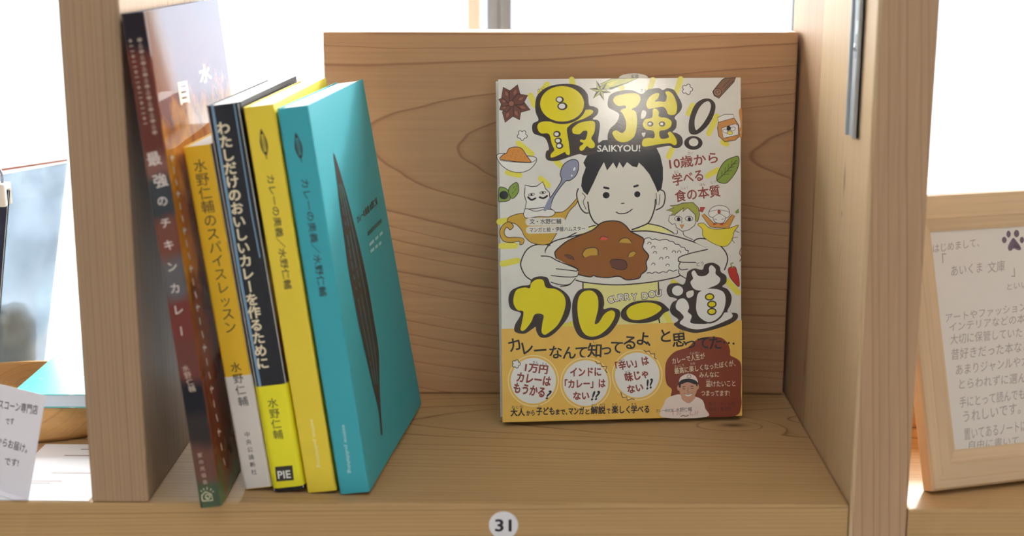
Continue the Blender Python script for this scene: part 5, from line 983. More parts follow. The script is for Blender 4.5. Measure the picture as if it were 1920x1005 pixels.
  ('V','cream3','最強',5.14,184.79,6.65,173.7,7.36,0.012,1),
  ('V','cream3','のチキンカレー',6.12,163.36,5.17,95.99,5.72,0.012,1),
  ('V','cream2','水野仁輔',4.3,76.21,5.88,65.11,3.81,0,1),
  ('V','cream2','家の光協会',4.46,29.04,4.94,14.21,2.72,0,1),
  ('S','cream',0.44,0,0,[2.02,4.15,2.18,6.99,4.39,8.83,7.18,7.19,7.48,3.74,1.98,3.86]),
  ('S','cream',0.38,0,1,[3.83,5.15,4.41,7.11,6.28,6.68,5.74,5.01,4.34,4.83,5.05,5.92]),
  ('S','cream',0.33,0,0,[2.48,8.97,2.07,9.86]),
  ('S','cream',0.33,0,0,[3.7,9.73,3.6,10.88]),
  ('S','cream',0.33,0,0,[5.39,9.89,5.6,11.3]),
  ('S','cream',0.33,0,0,[6.94,9.2,7.65,10.29]),
  ('S','cream',0.33,0,0,[7.9,8.27,8.8,8.77]),
 ],
 'cover5': [
  ('F','ink2',1,[39.81,178.3,50.75,160.01,61.35,131.53,68.07,102.58,68.49,77.61,67.23,58.5,57.04,42.67,50.25,29.49,45.66,17.54,42.32,18.34,45.42,30.15,41.73,47.1,36.84,68.14,32.7,90.99,30.66,114.07,32.88,138.75,36.82,161.03]),
  ('S','teal_ln',0.92,0,1,[40.17,160.63,39.85,136.98,39.76,111.27,41.43,87.73,43.99,65.86,45.51,46]),
  ('S','teal_ln',0.92,0,1,[43.54,160.22,46.92,135.19,49.03,108.43,50.3,84.41,51.25,63.54,49.33,44.9]),
  ('S','teal_ln',0.92,0,1,[46.93,159.81,54.09,133.37,58.46,105.53,59.32,81.04,58.61,61.2,53.17,43.79]),
  ('T','ink2','カレーの奥義 水野仁輔',68.32,133.49,129.08,134.26,4.62,0.02,0),
  ('S','teal_dk',2.44,0,0,[89.76,123.55,92.88,123.56]),
  ('S','teal_dk',2.44,0,0,[94.23,123.56,97.38,123.58]),
  ('S','teal_dk',2.44,0,0,[98.74,123.58,101.92,123.59]),
  ('S','teal_dk',2.44,0,0,[103.3,123.6,106.51,123.61]),
  ('S','teal_dk',2.44,0,0,[107.9,123.61,111.15,123.63]),
  ('S','teal_dk',2.44,0,0,[112.56,123.63,115.84,123.64]),
  ('S','teal_dk',2.44,0,0,[117.26,123.65,120.58,123.66]),
  ('S','teal_dk',2.44,0,0,[122.01,123.67,125.37,123.68]),
  ('S','teal_dk',2.44,0,0,[126.82,123.68,130.21,123.7]),
  ('S','lt_teal',1.83,0,0,[89.34,117.24,92.31,117.2]),
  ('S','lt_teal',1.83,0,0,[93.58,117.18,96.58,117.15]),
  ('S','lt_teal',1.83,0,0,[97.87,117.13,100.89,117.1]),
  ('S','lt_teal',1.83,0,0,[106.57,117.03,109.65,116.99]),
  ('S','lt_teal',1.83,0,0,[110.98,116.97,114.1,116.93]),
  ('S','lt_teal',1.83,0,0,[119.95,116.86,123.13,116.83]),
  ('S','lt_teal',1.83,0,0,[124.5,116.81,127.71,116.77]),
  ('S','lt_teal',1.83,0,0,[89.21,113.26,91.56,113.18]),
  ('S','lt_teal',1.83,0,0,[92.58,113.14,94.95,113.06]),
  ('S','lt_teal',1.83,0,0,[95.97,113.03,98.36,112.95]),
  ('S','lt_teal',1.83,0,0,[102.84,112.8,105.27,112.72]),
  ('S','lt_teal',1.83,0,0,[106.31,112.68,108.76,112.6]),
  ('S','lt_teal',1.83,0,0,[113.34,112.44,115.83,112.36]),
  ('S','lt_teal',1.83,0,0,[116.9,112.32,119.4,112.24]),
 ],
 'cover1': [
  ('S','cream2',1.9,0,0,[10.08,183.79,9.36,181.86]),
  ('S','cream2',1.19,0,0,[7.68,183.33,13.7,182.84]),
  ('S','cream2',1.9,0,0,[10.42,177.73,10.68,175.65]),
  ('S','cream2',1.9,0,0,[10.76,171.59,12.02,169.34]),
  ('S','cream2',1.9,0,0,[11.11,165.36,10.38,163.37]),
  ('S','cream2',1.19,0,0,[8.66,164.94,14.65,164.05]),
  ('S','cream2',1.9,0,0,[11.46,159.05,11.73,156.87]),
  ('S','cream2',1.9,0,0,[11.82,152.64,13.11,150.26]),
  ('S','cream2',1.9,0,0,[12.18,146.13,11.44,144.07]),
  ('S','cream2',1.19,0,0,[9.68,145.74,15.97,144.94]),
  ('S','cream2',1.9,0,0,[12.55,139.54,12.83,137.26]),
  ('S','cream2',1.9,0,0,[12.92,132.84,14.25,130.33]),
  ('S','cream2',1.9,0,0,[13.3,126.05,12.54,123.91]),
  ('S','cream2',1.19,0,0,[10.74,125.69,17.02,124.46]),
  ('S','cream2',1.9,0,0,[13.69,119.15,13.98,116.77]),
  ('S','cream2',1.9,0,0,[14.08,112.15,15.44,109.5]),
  ('S','cream2',1.9,0,0,[14.48,105.04,13.7,102.82]),
  ('S','cream2',1.19,0,0,[11.85,104.73,18.45,103.56]),
  ('S','cream2',1.9,0,0,[14.88,97.83,15.18,95.33]),
  ('S','cream2',1.9,0,0,[15.29,90.5,16.69,87.7]),
  ('S','cream2',1.9,0,0,[15.71,83.06,14.91,80.76]),
  ('S','cream2',1.19,0,0,[13.02,82.8,19.61,81.14]),
  ('S','cream2',1.9,0,0,[16.13,75.5,16.44,72.88]),
  ('S','cream2',1.9,0,0,[16.56,67.82,17.99,64.85]),
  ('S','cream2',1.9,0,0,[16.99,60.02,16.18,57.63]),
  ('S','cream2',1.19,0,0,[14.24,59.81,21.17,58.2]),
  ('S','cream2',1.9,0,0,[17.44,52.1,17.76,49.34]),
  ('S','cream2',1.9,0,0,[17.89,44.04,19.36,40.9]),
  ('S','cream2',1.9,0,0,[18.34,35.86,17.52,33.37]),
  ('S','cream2',1.19,0,0,[15.52,35.71,22.46,33.56]),
  ('S','cream2',1.9,0,0,[18.81,27.54,19.14,24.64]),
  ('S','cream2',1.9,0,0,[19.28,19.08,20.8,15.74]),
  ('T','cream','目',46.17,205.74,68.06,204.77,11.66,0.04,0),
  ('T','cream','水',100.63,211.29,133.29,210.85,10.27,0.04,0),
 ],
 'letter': [
  ('T','pencil','はじめまして、',18.8,128.67,48.02,130.56,4.55,0,0.2),
  ('T','pencil','あいくま',28.43,115.03,48.84,116.14,5.58,0,0.2),
  ('T','pencil','文庫',51.46,115.38,63.5,115.84,6.13,0,0.2),
  ('T','pencil','といいます',62.74,105.09,85.73,106.3,3.58,0,0.2),
  ('T','pencil','アートやファッションをはじめ',21.84,89.77,94.5,93.94,4.77,0,0.2),
  ('T','pencil','インテリアなどの本が好きで',23.52,84.64,93.5,86.77,5.03,0,0.2),
  ('T','pencil','大切に保管していた',22.95,77.63,69.09,78.33,5.53,0,0.2),
  ('T','pencil','昔好きだった本など',22.85,69.13,73.84,70.21,6.02,0,0.2),
  ('T','pencil','あまりジャンルやカテゴリに',24.41,60.51,91.9,62.83,6.01,0,0.2),
  ('T','pencil','とらわれずに選んで',25.41,52.82,73.25,53.28,5.5,0,0.2),
  ('T','pencil','手にとって読んでも',24.43,42.69,65.82,44.11,5.98,0,0.2),
  ('T','pencil','うれしいです。',26.05,34.68,62.04,36.46,5.97,0,0.2),
  ('T','pencil','置いてあるノートに',24.82,25.19,64.79,26.49,5.96,0,0.2),
  ('T','pencil','自由に書いて',26.78,19.78,59.08,19.66,4.72,0,0.2),
  ('G','pencil','「',22.59,124.29,8.21,4,0),
  ('G','pencil','」',70.02,115.73,7.58,4,0),
  ('F','paw',0,[65.99,133.15,65.84,132.6,65.56,132.11,65.16,131.73,64.7,131.5,64.21,131.44,63.75,131.55,63.36,131.83,63.07,132.25,62.92,132.76,62.92,133.32,63.07,133.87,63.35,134.36,63.75,134.74,64.21,134.97,64.7,135.03,65.16,134.92,65.55,134.64,65.84,134.22,65.99,133.71]),
  ('F','paw',0,[69,136.3,68.85,135.7,68.59,135.17,68.23,134.76,67.81,134.5,67.37,134.43,66.96,134.55,66.62,134.85,66.37,135.29,66.25,135.85,66.26,136.45,66.41,137.05,66.68,137.58,67.04,138,67.46,138.26,67.89,138.33,68.3,138.21,68.65,137.91,68.89,137.46,69.02,136.91]),
  ('F','paw',0,[74.54,136.3,74.36,135.66,74.04,135.08,73.6,134.64,73.08,134.37,72.53,134.29,72.02,134.43,71.58,134.75,71.26,135.24,71.1,135.84,71.1,136.49,71.27,137.14,71.59,137.71,72.04,138.15,72.56,138.43,73.1,138.5,73.62,138.37,74.06,138.04,74.38,137.56,74.54,136.96]),
  ('F','paw',0,[77.14,132.52,77,131.97,76.74,131.48,76.38,131.1,75.96,130.86,75.52,130.8,75.11,130.91,74.76,131.19,74.51,131.61,74.38,132.12,74.39,132.68,74.53,133.23,74.8,133.72,75.16,134.11,75.57,134.34,76.01,134.4,76.43,134.29,76.77,134.02,77.03,133.6,77.15,133.09]),
  ('F','paw',1,[70.43,134.11,72.25,132.19,74.25,129.06,74.35,127.24,72.25,127.06,69.97,128.1,68.09,127,66.43,127.39,66.36,129.51,68.48,132.41]),
 ],
 'card': [
  ('T','pen','スコーン専門店',14.8,42.49,46.33,44.61,5.15,0.02,0),
  ('T','pen','です',22.8,35.23,29.48,36.44,3.41,0.02,0),
  ('T','pen','からお届け。',17.88,23.34,43.1,23.27,4.6,0.02,0),
  ('T','pen','です!',27.23,14.18,38.25,15.21,3.96,0.02,0),
 ],
}


# ------------------------------------------------------------------ woods
PALE, TAN = srgb(232, 202, 164), srgb(150, 100, 66)
W_left = wood('upright_wood_left', srgb(174, 143, 112), srgb(116, 86, 62), 'Z', (-.16, .12, 0), (.01, .012), 520, .002, 5, 1.0)
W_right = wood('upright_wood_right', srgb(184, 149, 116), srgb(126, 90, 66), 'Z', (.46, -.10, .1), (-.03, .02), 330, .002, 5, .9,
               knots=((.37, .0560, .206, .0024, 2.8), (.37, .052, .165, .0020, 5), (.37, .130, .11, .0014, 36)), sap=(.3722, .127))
W_back = wood('back_panel_wood', srgb(196, 154, 113), srgb(138, 92, 64), 'X', (.113, .262, .154), (-.11, .01), 140, .009, 4, .7, vary=.6, sag=(.0726, .024, .09))
W_shelf = wood('shelf_wood', srgb(188, 152, 104), srgb(132, 96, 58), 'X', (.3, .135, -.20), (.012, .02), 560, .002, 4, 1.0,
               knots=((.327, .128, 0, .0045, 2.2),), vary=.4)
W_frame = wood('picture_frame_wood', srgb(214, 184, 146), srgb(190, 154, 116), 'X', (0, -.25, .2), (.02, .02), 120, .003, 10, .5, rough=.35)
W_frame_v = wood('picture_frame_wood_upright', srgb(214, 184, 146), srgb(190, 154, 116), 'Z', (.3, -.25, 0), (.02, .02), 120, .003, 10, .5, rough=.35)
W_tray = wood('tray_wood', srgb(190, 148, 92), srgb(150, 106, 60), 'X', (0, .3, -.15), (.03, .03), 420, .002, 10, .5, rough=.4)
W_floor = wood('floor_wood', srgb(176, 164, 150), srgb(130, 116, 100), 'X', (0, 0, -2), (.02, .02), 30, .01, 2, .5)
WHITE_WALL = flat('white_wall_paint', srgb(222, 222, 222), .8, .2, .1, 60)
CREAM = flat('cream_window_paint', srgb(246, 242, 234), .5)
GREY_AL = flat('grey_window_frame', srgb(138, 148, 160), .45, .4)

# ------------------------------------------------------------------ room
def sbox(name, p0, p1, m, bev=0):
    b = MB(); b.box(p0, p1, m, bev); return struct(b.build(name))
sbox('floor', (-2.7, -3.3, -.95), (2.9, .62, -.88), W_floor)
sbox('ceiling', (-2.7, -3.3, 1.68), (2.9, .62, 1.75), WHITE_WALL)
sbox('wall_back', (-2.7, -3.37, -.95), (2.9, -3.3, 1.75), WHITE_WALL)
sbox('wall_left', (-2.77, -3.3, -.95), (-2.7, .62, 1.75), WHITE_WALL)
sbox('wall_right', (2.9, -3.3, -.95), (2.97, .62, 1.75), WHITE_WALL)
sbox('wall_front', (-2.7, .60, -.95), (2.9, .70, -.20), WHITE_WALL)
sbox('wall_front_top', (-2.7, .60, .84), (2.9, .70, 1.75), WHITE_WALL)
sbox('trim_1', (-2.7, .50, -.20), (2.9, .66, -.175), CREAM, .003)

GL = bpy.data.materials.new('window_glass')
GL.use_nodes = True
nt = GL.node_tree
nt.nodes.remove(nt.nodes['Principled BSDF'])
tr = nt.nodes.new('ShaderNodeBsdfTransparent'); gl = nt.nodes.new('ShaderNodeBsdfGlossy')
gl.inputs['Roughness'].default_value = .02
ms = nt.nodes.new('ShaderNodeMixShader'); fz = nt.nodes.new('ShaderNodeLayerWeight'); fz.inputs['Blend'].default_value = .5
pw = nt.nodes.new('ShaderNodeMath'); pw.operation = 'POWER'; pw.inputs[1].default_value = 5
sc_ = nt.nodes.new('ShaderNodeMath'); sc_.operation = 'MULTIPLY_ADD'; sc_.inputs[1].default_value = .4; sc_.inputs[2].default_value = .02
nt.links.new(fz.outputs['Facing'], pw.inputs[0]); nt.links.new(pw.outputs[0], sc_.inputs[0]); nt.links.new(sc_.outputs[0], ms.inputs[0])
nt.links.new(tr.outputs[0], ms.inputs[1]); nt.links.new(gl.outputs[0], ms.inputs[2])
nt.links.new(ms.outputs[0], nt.nodes['Material Output'].inputs['Surface'])

WX = [-2.7, -1.32, .174, .4520, 1.65, 2.9]
for i in range(5):
    x0, x1 = WX[i], WX[i+1]
    t = struct(thing('window_%d' % (i+1), 'tall clear window pane', None, ((x0+x1)/2, .63, -.175)))
    del t['label']
    f = MB()
    hw = .012
    cx = (x0+x1)/2
    f.box((x0-cx, -.02, 0), (x0-cx+hw, .03, .99), GREY_AL, .002)
    f.box((x1-cx-hw, -.02, 0), (x1-cx, .03, .99), GREY_AL, .002)
    f.box((x0-cx+hw, -.02, 0), (x1-cx-hw, .03, .03), CREAM, .002)
    f.box((x0-cx+hw, -.02, .965), (x1-cx-hw, .03, .99), GREY_AL, .002)
    f.build('window_frame', t)
    g = MB()
    g.box((x0-cx+hw, .004, .03), (x1-cx-hw, .009, .965), GL, 0)
    g.build('pane', t)
b = MB(); b.box((.1455, .585, -.172), (.1585, .606, .84), CREAM, .002); struct(b.build('trim_2'))

# outside: pale paving and a low white building
b = MB(); b.box((-30, .72, -1.1), (30, 60, -1.0), flat('pale_paving', srgb(136, 137, 136), .8, .2, 0, 1, .06, 2), 0)
struct(b.build('ground'))
wb = MB()
WB = flat('pale_render', srgb(156, 168, 182), .8)
TEAL = flat('teal_shutter', srgb(104, 160, 164), .6)
bl = thing('house', 'pale house across the paving beyond the window', 'building', (-2, 21, -1))
wb.box((-9, 0, 0), (11, 4, 5), WB, .02); wb.build('wall', bl)
for x0, x1 in ((-.95, .0), (-5.6, -4.9)):
    w2 = MB(); w2.box((x0, -.06, .25), (x1, .02, 1.4), TEAL, .01)
    tag(w2.build('shutter', bl), 'teal shutter')
struct(bl); bl['kind'] = 'structure'

# ------------------------------------------------------------------ bookshelf
BS = Vector((.185, .11, -.88))
shelf = thing('bookshelf', 'light cedar bookshelf compartment with thick uprights and number sticker on its edge', 'bookshelf', BS)
def sh(name, p0, p1, m, bev=.0012, label=None):
    b = MB(); b.box(p0, p1, m, bev)
    o = b.build(name, shelf, -BS)
    if label: o['label'] = label
    return o
TH = .0303
sh('upright', (-TH, 0, .0002), (0, .221, .78), W_left, .0012, 'upright at the left of the leaning books')
sh('upright', (-TH, .004, -.88), (0, .221, -TH-.0005), W_left)
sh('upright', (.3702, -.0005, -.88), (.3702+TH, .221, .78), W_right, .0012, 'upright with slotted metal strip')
sh('upright', (-.47, 0, -.88), (-.44, .221, .78), W_left)
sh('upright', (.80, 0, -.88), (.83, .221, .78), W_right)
sh('shelf_board', (-.4398, 0, -TH), (.37, .221, 0), W_shelf, .0014, 'board with round number sticker on its front edge')
sh('shelf_board', (.4008, -.001, -TH-.0015), (.7998, .221, -.0018), W_shelf, .0014, 'board carrying the framed letter')
sh('back_panel', (.4008, .128, -.0016), (.7998, .146, .050), W_back, .0013, 'low back panel behind the framed letter')
sh('shelf_board', (-.4398, .002, -.70), (-TH-.0003, .221, -.67), W_shelf)
sh('shelf_board', (.0003, .002, -.70), (.3699, .221, -.67), W_shelf)
sh('shelf_board', (.4008, .002, -.70), (.7998, .221, -.67), W_shelf)
sh('top_board', (-.47, 0, .7802), (.83, .221, .81), W_shelf)
sh('gap_light_block', (.345, .2208, .0003), (.3698, .232, .2340), W_back)  # unseen strip, added to stop daylight leaking through the back panel's gap
b = MB(); b.box((.0726, .1893, .0003), (.3680, .2205, .2352), W_back, .0013, 2)
tag(b.build('back_panel', shelf, -BS), 'tall back panel of wide grained plank, left corner free')
# slotted metal strip on the upright
STEEL = flat('zinc_steel', srgb(176, 180, 184), .45, .5, metal=.5)
b = MB(); y0, y1, z0, z1 = .0245, .0425, .1905, .7795
b.box((.3685, y0, z0), (.3702, y0+.0068, z1), STEEL, .0003)
b.box((.3685, y1-.0068, z0), (.3702, y1, z1), STEEL, .0003)
b.box((.3668, y0, z0), (.3702, y0+.0014, z1), STEEL, .0003)
b.box((.3668, y1-.0014, z0), (.3702, y1, z1), STEEL, .0003)
z = z0
k = 0
while z < z1-.02:
    hgt = .040 if k == 0 else .007
    b.box((.3686, y0+.006, z), (.3701, y1-.006, z+hgt), STEEL, .0004)
    z += hgt+.0125; k += 1
for zz in (z0+.046, z0+.075):
    b.lathe([(.0001, 0), (.0022, 0), (.0020, .001), (.0001, .0014)], STEEL, (0, 0, 0), 14)
    n = 14*4
    for i in range(len(b.v)-n, len(b.v)):
        v = b.v[i]; b.v[i] = (.3686-v[2], (y0+y1)/2+v[0], zz+v[1])
tag(b.build('shelf_standard', shelf, -BS), 'slotted metal strip')
# round number sticker
b = MB(); sx_, sz_ = .1878, -.0120
b.lathe([(.00001, .00028), (.0072, .00028), (.0078, .0002), (.0078, 0)], flat('sticker_paper', srgb(226, 224, 226), .4), n=48)
b.v = [(sx_+x, -z-.00005, sz_+y) for x, y, z in b.v]
INK['num'] = srgb(40, 28, 44)
draw(b, [('T', 'num', '31', -4.55, -3.5, 4.3, -3.5, 7, .025, 0)], lambda u, v, l: (sx_+u/1000, -.0004-l, sz_+v/1000))
tag(b.build('number_sticker', shelf, -BS), 'round white sticker with black numerals')

# ------------------------------------------------------------------ books
def page_mat(name, col, axis):
    m = bpy.data.materials.new(name); m.use_nodes = True
    nt = m.node_tree; b = nt.nodes['Principled BSDF']
    tc = nt.nodes.new('ShaderNodeTexCoord'); mp = nt.nodes.new('ShaderNodeMapping')
    s = [6, 6, 6]; s['XYZ'.index(axis)] = 5200
    mp.inputs['Scale'].default_value = s
    n = nt.nodes.new('ShaderNodeTexNoise'); n.inputs['Scale'].default_value = 1; n.inputs['Detail'].default_value = 2
    r = nt.nodes.new('ShaderNodeValToRGB')
    r.color_ramp.elements[0].position = .25; r.color_ramp.elements[1].position = .75
    r.color_ramp.elements[0].color = (*[c*.8 for c in col], 1); r.color_ramp.elements[1].color = (*col, 1)
    nt.links.new(tc.outputs['Object'], mp.inputs['Vector']); nt.links.new(mp.outputs[0], n.inputs['Vector'])
    nt.links.new(n.outputs['Fac'], r.inputs['Fac']); nt.links.new(r.outputs['Color'], b.inputs['Base Color'])
    b.inputs['Roughness'].default_value = .8
    return m
PAGES = page_mat('paper_pages', srgb(242, 240, 234), 'X')
PAGES_Y = page_mat('paper_pages_stacked', srgb(236, 236, 232), 'Y')
PAGES_Z = page_mat('paper_pages_flat', srgb(206, 222, 232), 'Z')

def wrap(mb, t, dp, z0, z1, r, th, mats, off=0, twist=None, back=True):
    """paper folded round the spine: back side x=0, spine y=0, front side x=t; mats = (back, spine, front)"""
    def path(o):
        P = [(-o, dp), (-o, r)]
        for i in range(1, 6):
            a = PI/2*i/6
            P.append((r-o-(r)*math.cos(a)*1 - r + r, r-(r+o)*math.sin(a)) if False else (-o+(r+o)*(1-math.cos(a)), -o+(r+o)*(1-math.sin(a))))
        P.append((r, -o)); P.append((t-r, -o))
        for i in range(1, 6):
            a = PI/2*i/6
            P.append((t+o-(r+o)*(1-math.sin(a)), -o+(r+o)*(1-math.cos(a))))
        P += [(t+o, r), (t+o, dp)]
        return P
    O, I = path(off+th), path(off)
    tw = twist or (lambda p: p)
    n = len(O); NZ = 6
    for i in range(n-1):
        m = mats[0] if i < 1 else mats[2] if i >= n-4 else mats[1]
        for A, flip in ((O, 0), (I, 1)):
            vs = []; fs = []
            for k in range(NZ+1):
                z = z0+(z1-z0)*k/NZ
                vs += [tw((A[i][0], A[i][1], z)), tw((A[i+1][0], A[i+1][1], z))]
            for k in range(NZ):
                f = (2*k, 2*k+1, 2*k+3, 2*k+2)
                fs.append(f[::-1] if flip else f)
            mb.add(vs, fs, m, False)
        for z in (z0, z1):
            mb.add([tw((*O[i], z)), tw((*O[i+1], z)), tw((*I[i+1], z)), tw((*I[i], z))], [(0, 1, 2, 3)], m)
    for i in (0, n-1):
        m = mats[0] if i == 0 else mats[2]
        mb.add([tw((*O[i], z0)), tw((*I[i], z0)), tw((*I[i], z1)), tw((*O[i], z1))], [(0, 1, 2, 3)], m)

LEAN = 'books leaning against the left upright'
def leaning_book(label, base, lean, yaw, t, h, dp, mats, r=.0012, art=(), cover_art=(), band=None, twist=None, rough=.45, page=PAGES):
    root = thing('book', label, 'book', base, (0, -lean, yaw), LEAN)
    tw = twist or (lambda p: p)
    th = .0004
    c = MB()
    wrap(c, t-th*2, dp, 0, h, r, th, mats, 0, tw)
    c.v = [(x+th, y+th, z) for x, y, z in c.v]
    draw(c, art, lambda u, v, l: tw((u/1000, -l, v/1000)), rough)
    draw(c, cover_art, lambda u, v, l: tw((t+l+(.00012 if twist else 0), u/1000, v/1000)), rough)
    c.build('cover', root)
    p = MB()
    bm = bmesh.new(); bmesh.ops.create_cube(bm, size=1)
    bmesh.ops.subdivide_edges(bm, edges=bm.edges[:], cuts=3, use_grid_fill=True)
    for v in bm.verts:
        v.co = Vector(tw(((v.co.x+.5)*(t-4*th)+2*th, (v.co.y+.5)*(dp-.003)+.001, (v.co.z+.5)*(h-.0012)+.0005)))
    p.from_bm(bm, page)
    p.build('page_block', root)
    if band:
        z0, z1, m, bart, bl = band
        bb = MB()
        wrap(bb, t-th*2, dp*.98, z0, z1, r, .0002, (m, m, m), th+.00005, tw)
        bb.v = [(x+th, y+th, z) for x, y, z in bb.v]
        draw(bb, bart, lambda u, v, l: tw((u/1000, -.0003-l, v/1000)), rough)
        tag(bb.build('paper_band', root), bl)
    return root

def jacket(name, stops, coord='Z', length=.2565, rough=.12, nscale=38, namp=.06):
    m = bpy.data.materials.new(name); m.use_nodes = True
    nt = m.node_tree; b = nt.nodes['Principled BSDF']
    tc = nt.nodes.new('ShaderNodeTexCoord'); sx = nt.nodes.new('ShaderNodeSeparateXYZ')
    nt.links.new(tc.outputs['Object'], sx.inputs[0])
    n = nt.nodes.new('ShaderNodeTexNoise'); n.inputs['Scale'].default_value = nscale; n.inputs['Detail'].default_value = 3
    nt.links.new(tc.outputs['Object'], n.inputs['Vector'])
    d = nt.nodes.new('ShaderNodeMath'); d.operation = 'DIVIDE'; d.inputs[1].default_value = length
    nt.links.new(sx.outputs[coord], d.inputs[0])
    a = nt.nodes.new('ShaderNodeMath'); a.operation = 'MULTIPLY_ADD'; a.inputs[1].default_value = namp*2
    nt.links.new(n.outputs['Fac'], a.inputs[0]); nt.links.new(d.outputs[0], a.inputs[2])
    s = nt.nodes.new('ShaderNodeMath'); s.operation = 'SUBTRACT'; s.inputs[1].default_value = namp
    nt.links.new(a.outputs[0], s.inputs[0])
    r = nt.nodes.new('ShaderNodeValToRGB')
    e = r.color_ramp.elements
    for i, (p, c) in enumerate(stops):
        el = e[i] if i < 2 else e.new(p)
        el.position = p; el.color = (*srgb(*c), 1)
    nt.links.new(s.outputs[0], r.inputs['Fac']); nt.links.new(r.outputs['Color'], b.inputs['Base Color'])
    b.inputs['Roughness'].default_value = rough; b.inputs['Specular IOR Level'].default_value = .12
    return m
def stops(L):           # (height from the foot, colour) with short blends
    out = []
    for i, (p, c) in enumerate(L):
        out.append((max(0, p-.012) if i else 0, L[i-1][1] if i else c)) if i else None
        out.append((min(1, p+.012) if i else 0, c))
    return out

J_spine = jacket('photo_jacket_spine', stops([(0, (76, 92, 70)), (.055, (110, 76, 66)), (.13, (58, 52, 52)), (.2, (40, 40, 46)), (.27, (112, 66, 60)), (.36, (122, 62, 56)),
          (.44, (104, 100, 102)), (.52, (122, 74, 62)), (.60, (66, 70, 74)), (.68, (134, 92, 82)), (.72, (108, 60, 52)), (.9, (112, 58, 50)), (.93, (46, 40, 46))]), rough=.2, namp=.03)
J_front = jacket('photo_jacket_front', [(0, (92, 110, 70)), (.08, (124, 70, 36)), (.2, (110, 52, 36)), (.32, (140, 72, 40)), (.42, (112, 54, 40)), (.5, (184, 116, 40)), (.62, (150, 82, 36)), (.7, (196, 130, 48)), (.82, (110, 60, 50)), (1, (96, 66, 60))], rough=.06, namp=.16, nscale=60)
P = lambda n, *c, rough=.5, spec=.4, **k: flat(n, srgb(*c), rough, spec, **k)
TEALC = P('teal_book_cover', 62, 172, 186, rough=.5, spec=.35)
YELC = P('yellow_book_cover', 240, 212, 62, rough=.5)
BLK = P('black_book_jacket', 30, 32, 40, rough=.35)
YOBI = P('bright_yellow_band', 246, 236, 40, rough=.45)
MUST = P('mustard_book_jacket', 240, 192, 40, rough=.45)
WOBI = P('white_paper_band', 228, 220, 212, rough=.55)
LILAC = P('lilac_cover_edge', 214, 200, 206)
PHOTO_EDGE = jacket('food_photo_cover', [(0, (60, 44, 36)), (.3, (90, 70, 56)), (.42, (120, 60, 40)), (.55, (150, 130, 96)), (.66, (40, 38, 40)), (1, (26, 26, 30))], length=.21, rough=.35, nscale=30)

leaning_book('tall dark book with glossy food-photo jacket, leaning against the wooden upright', (.0290, -.0085, .0003), .1034, 0, .0116, .2563, .182,
             (J_spine, J_spine, J_front), .0016, ART['spine1'], ART['cover1'], rough=.25, twist=lambda p: (p[0]*(1-1.5*p[1]), p[1], p[2]))
leaning_book('shorter mustard-yellow book with white paper band on its lower spine', (.0476, .0172, .0006), .1300, -.036, .0146, .1875, .130,
             (MUST, MUST, LILAC), .0008, [ART['spine2'][0]], (), (.0004, .0637, WOBI, ART['spine2'][1:], 'white paper band with black lettering'))
leaning_book('black book with pale blue spine lines and bright yellow paper band', (.0632, .0143, .0003), .1290, -.036, .0178, .2093, .148,
             (BLK, BLK, PHOTO_EDGE), .0032, ART['spine3'], (), (.002, .0595, YOBI, ART['obi3'], 'bright yellow paper band with black lettering'))
leaning_book('yellow paperback with small dark leaf on its spine', (.0823, .0132, .0003), .1270, -.042, .0157, .2088, .147,
             (YELC, YELC, YELC), .0006, ART['spine4'])
def tw5(p):
    x, y, z = p
    return (x-.0062*(y/.148)*(z/.2085-.5), y, z)
leaning_book('turquoise paperback with long dark leaf drawn on its front cover', (.0999, .0117, .0003), .1300, -.093, .0161, .2083, .150,
             (TEALC, TEALC, TEALC), .0006, ART['spine5'], ART['cover5'], twist=tw5)

# ------------------------------------------------------------------ the book facing forward
mt = .0195; mtilt = .154
mg = thing('book', 'illustrated comic cookbook facing forward with yellow lettering and a boy holding curry', 'book',
           (.1853, .1231, mt*math.sin(mtilt)+.0001), (-mtilt, 0, .0946))
CP = flat('comic_cover', srgb(232, 228, 218), .11, .5, .02, 1100, .03, 90)
BANDC = flat('orange_yellow_band', srgb(240, 194, 86), .3, .5, .015, 900, .03, 120)
for k in list(INK): INK[k+'_c'] = INK[k]
c = MB()
def cov(x0, x1, y0, y1, z0, z1, m, mb, bev=.0006):
    mb.box((x0, y0, z0), (x1, y1, z1), m, bev, 2)
cov(0, .148, 0, .0006, 0, .2084, CP, c, .0002)
cov(0, .148, mt-.0006, mt, 0, .2084, CP, c, .0002)
cov(.1472, .1486, .0001, mt-.0001, 0, .2084, CP, c, .0005)
VS = .2084/.210
fn = lambda u, v, l: (u/1000, -l, v*VS/1000)
draw(c, ART['cover'], fn, .11, bump=.02)
c.build('cover', mg)
c = MB(); c.box((.0012, .0008, .0006), (.1465, mt-.0008, .2074), PAGES_Y, .0002, 1); c.build('page_block', mg)
c = MB()
bh0, bh1 = .0574, .0596
def bandbox():
    vs = [(-.00012, -.0002, 0), (.1488, -.0002, 0), (.1488, -.0002, bh1), (-.00012, -.0002, bh0)]
    c.add(vs, [(0, 1, 2, 3)], BANDC)
    c.add([(.1488, -.0002, 0), (.1488, mt+.0002, 0), (.1488, mt+.0002, bh1), (.1488, -.0002, bh1)], [(0, 1, 2, 3)], BANDC)
    c.add([(-.00012, -.0002, 0), (-.00012, .0004, 0), (-.00012, .0004, bh0), (-.00012, -.0002, bh0)], [(0, 1, 2, 3)], BANDC)
    c.add([(-.00012, -.0002, bh0), (.1488, -.0002, bh1), (.1488, -.00002, bh1), (-.00012, -.00002, bh0)], [(0, 1, 2, 3)], BANDC)
bandbox()
draw(c, ART['band'], lambda u, v, l: (u/1000, -.00021-l, v*VS/1000), .3)
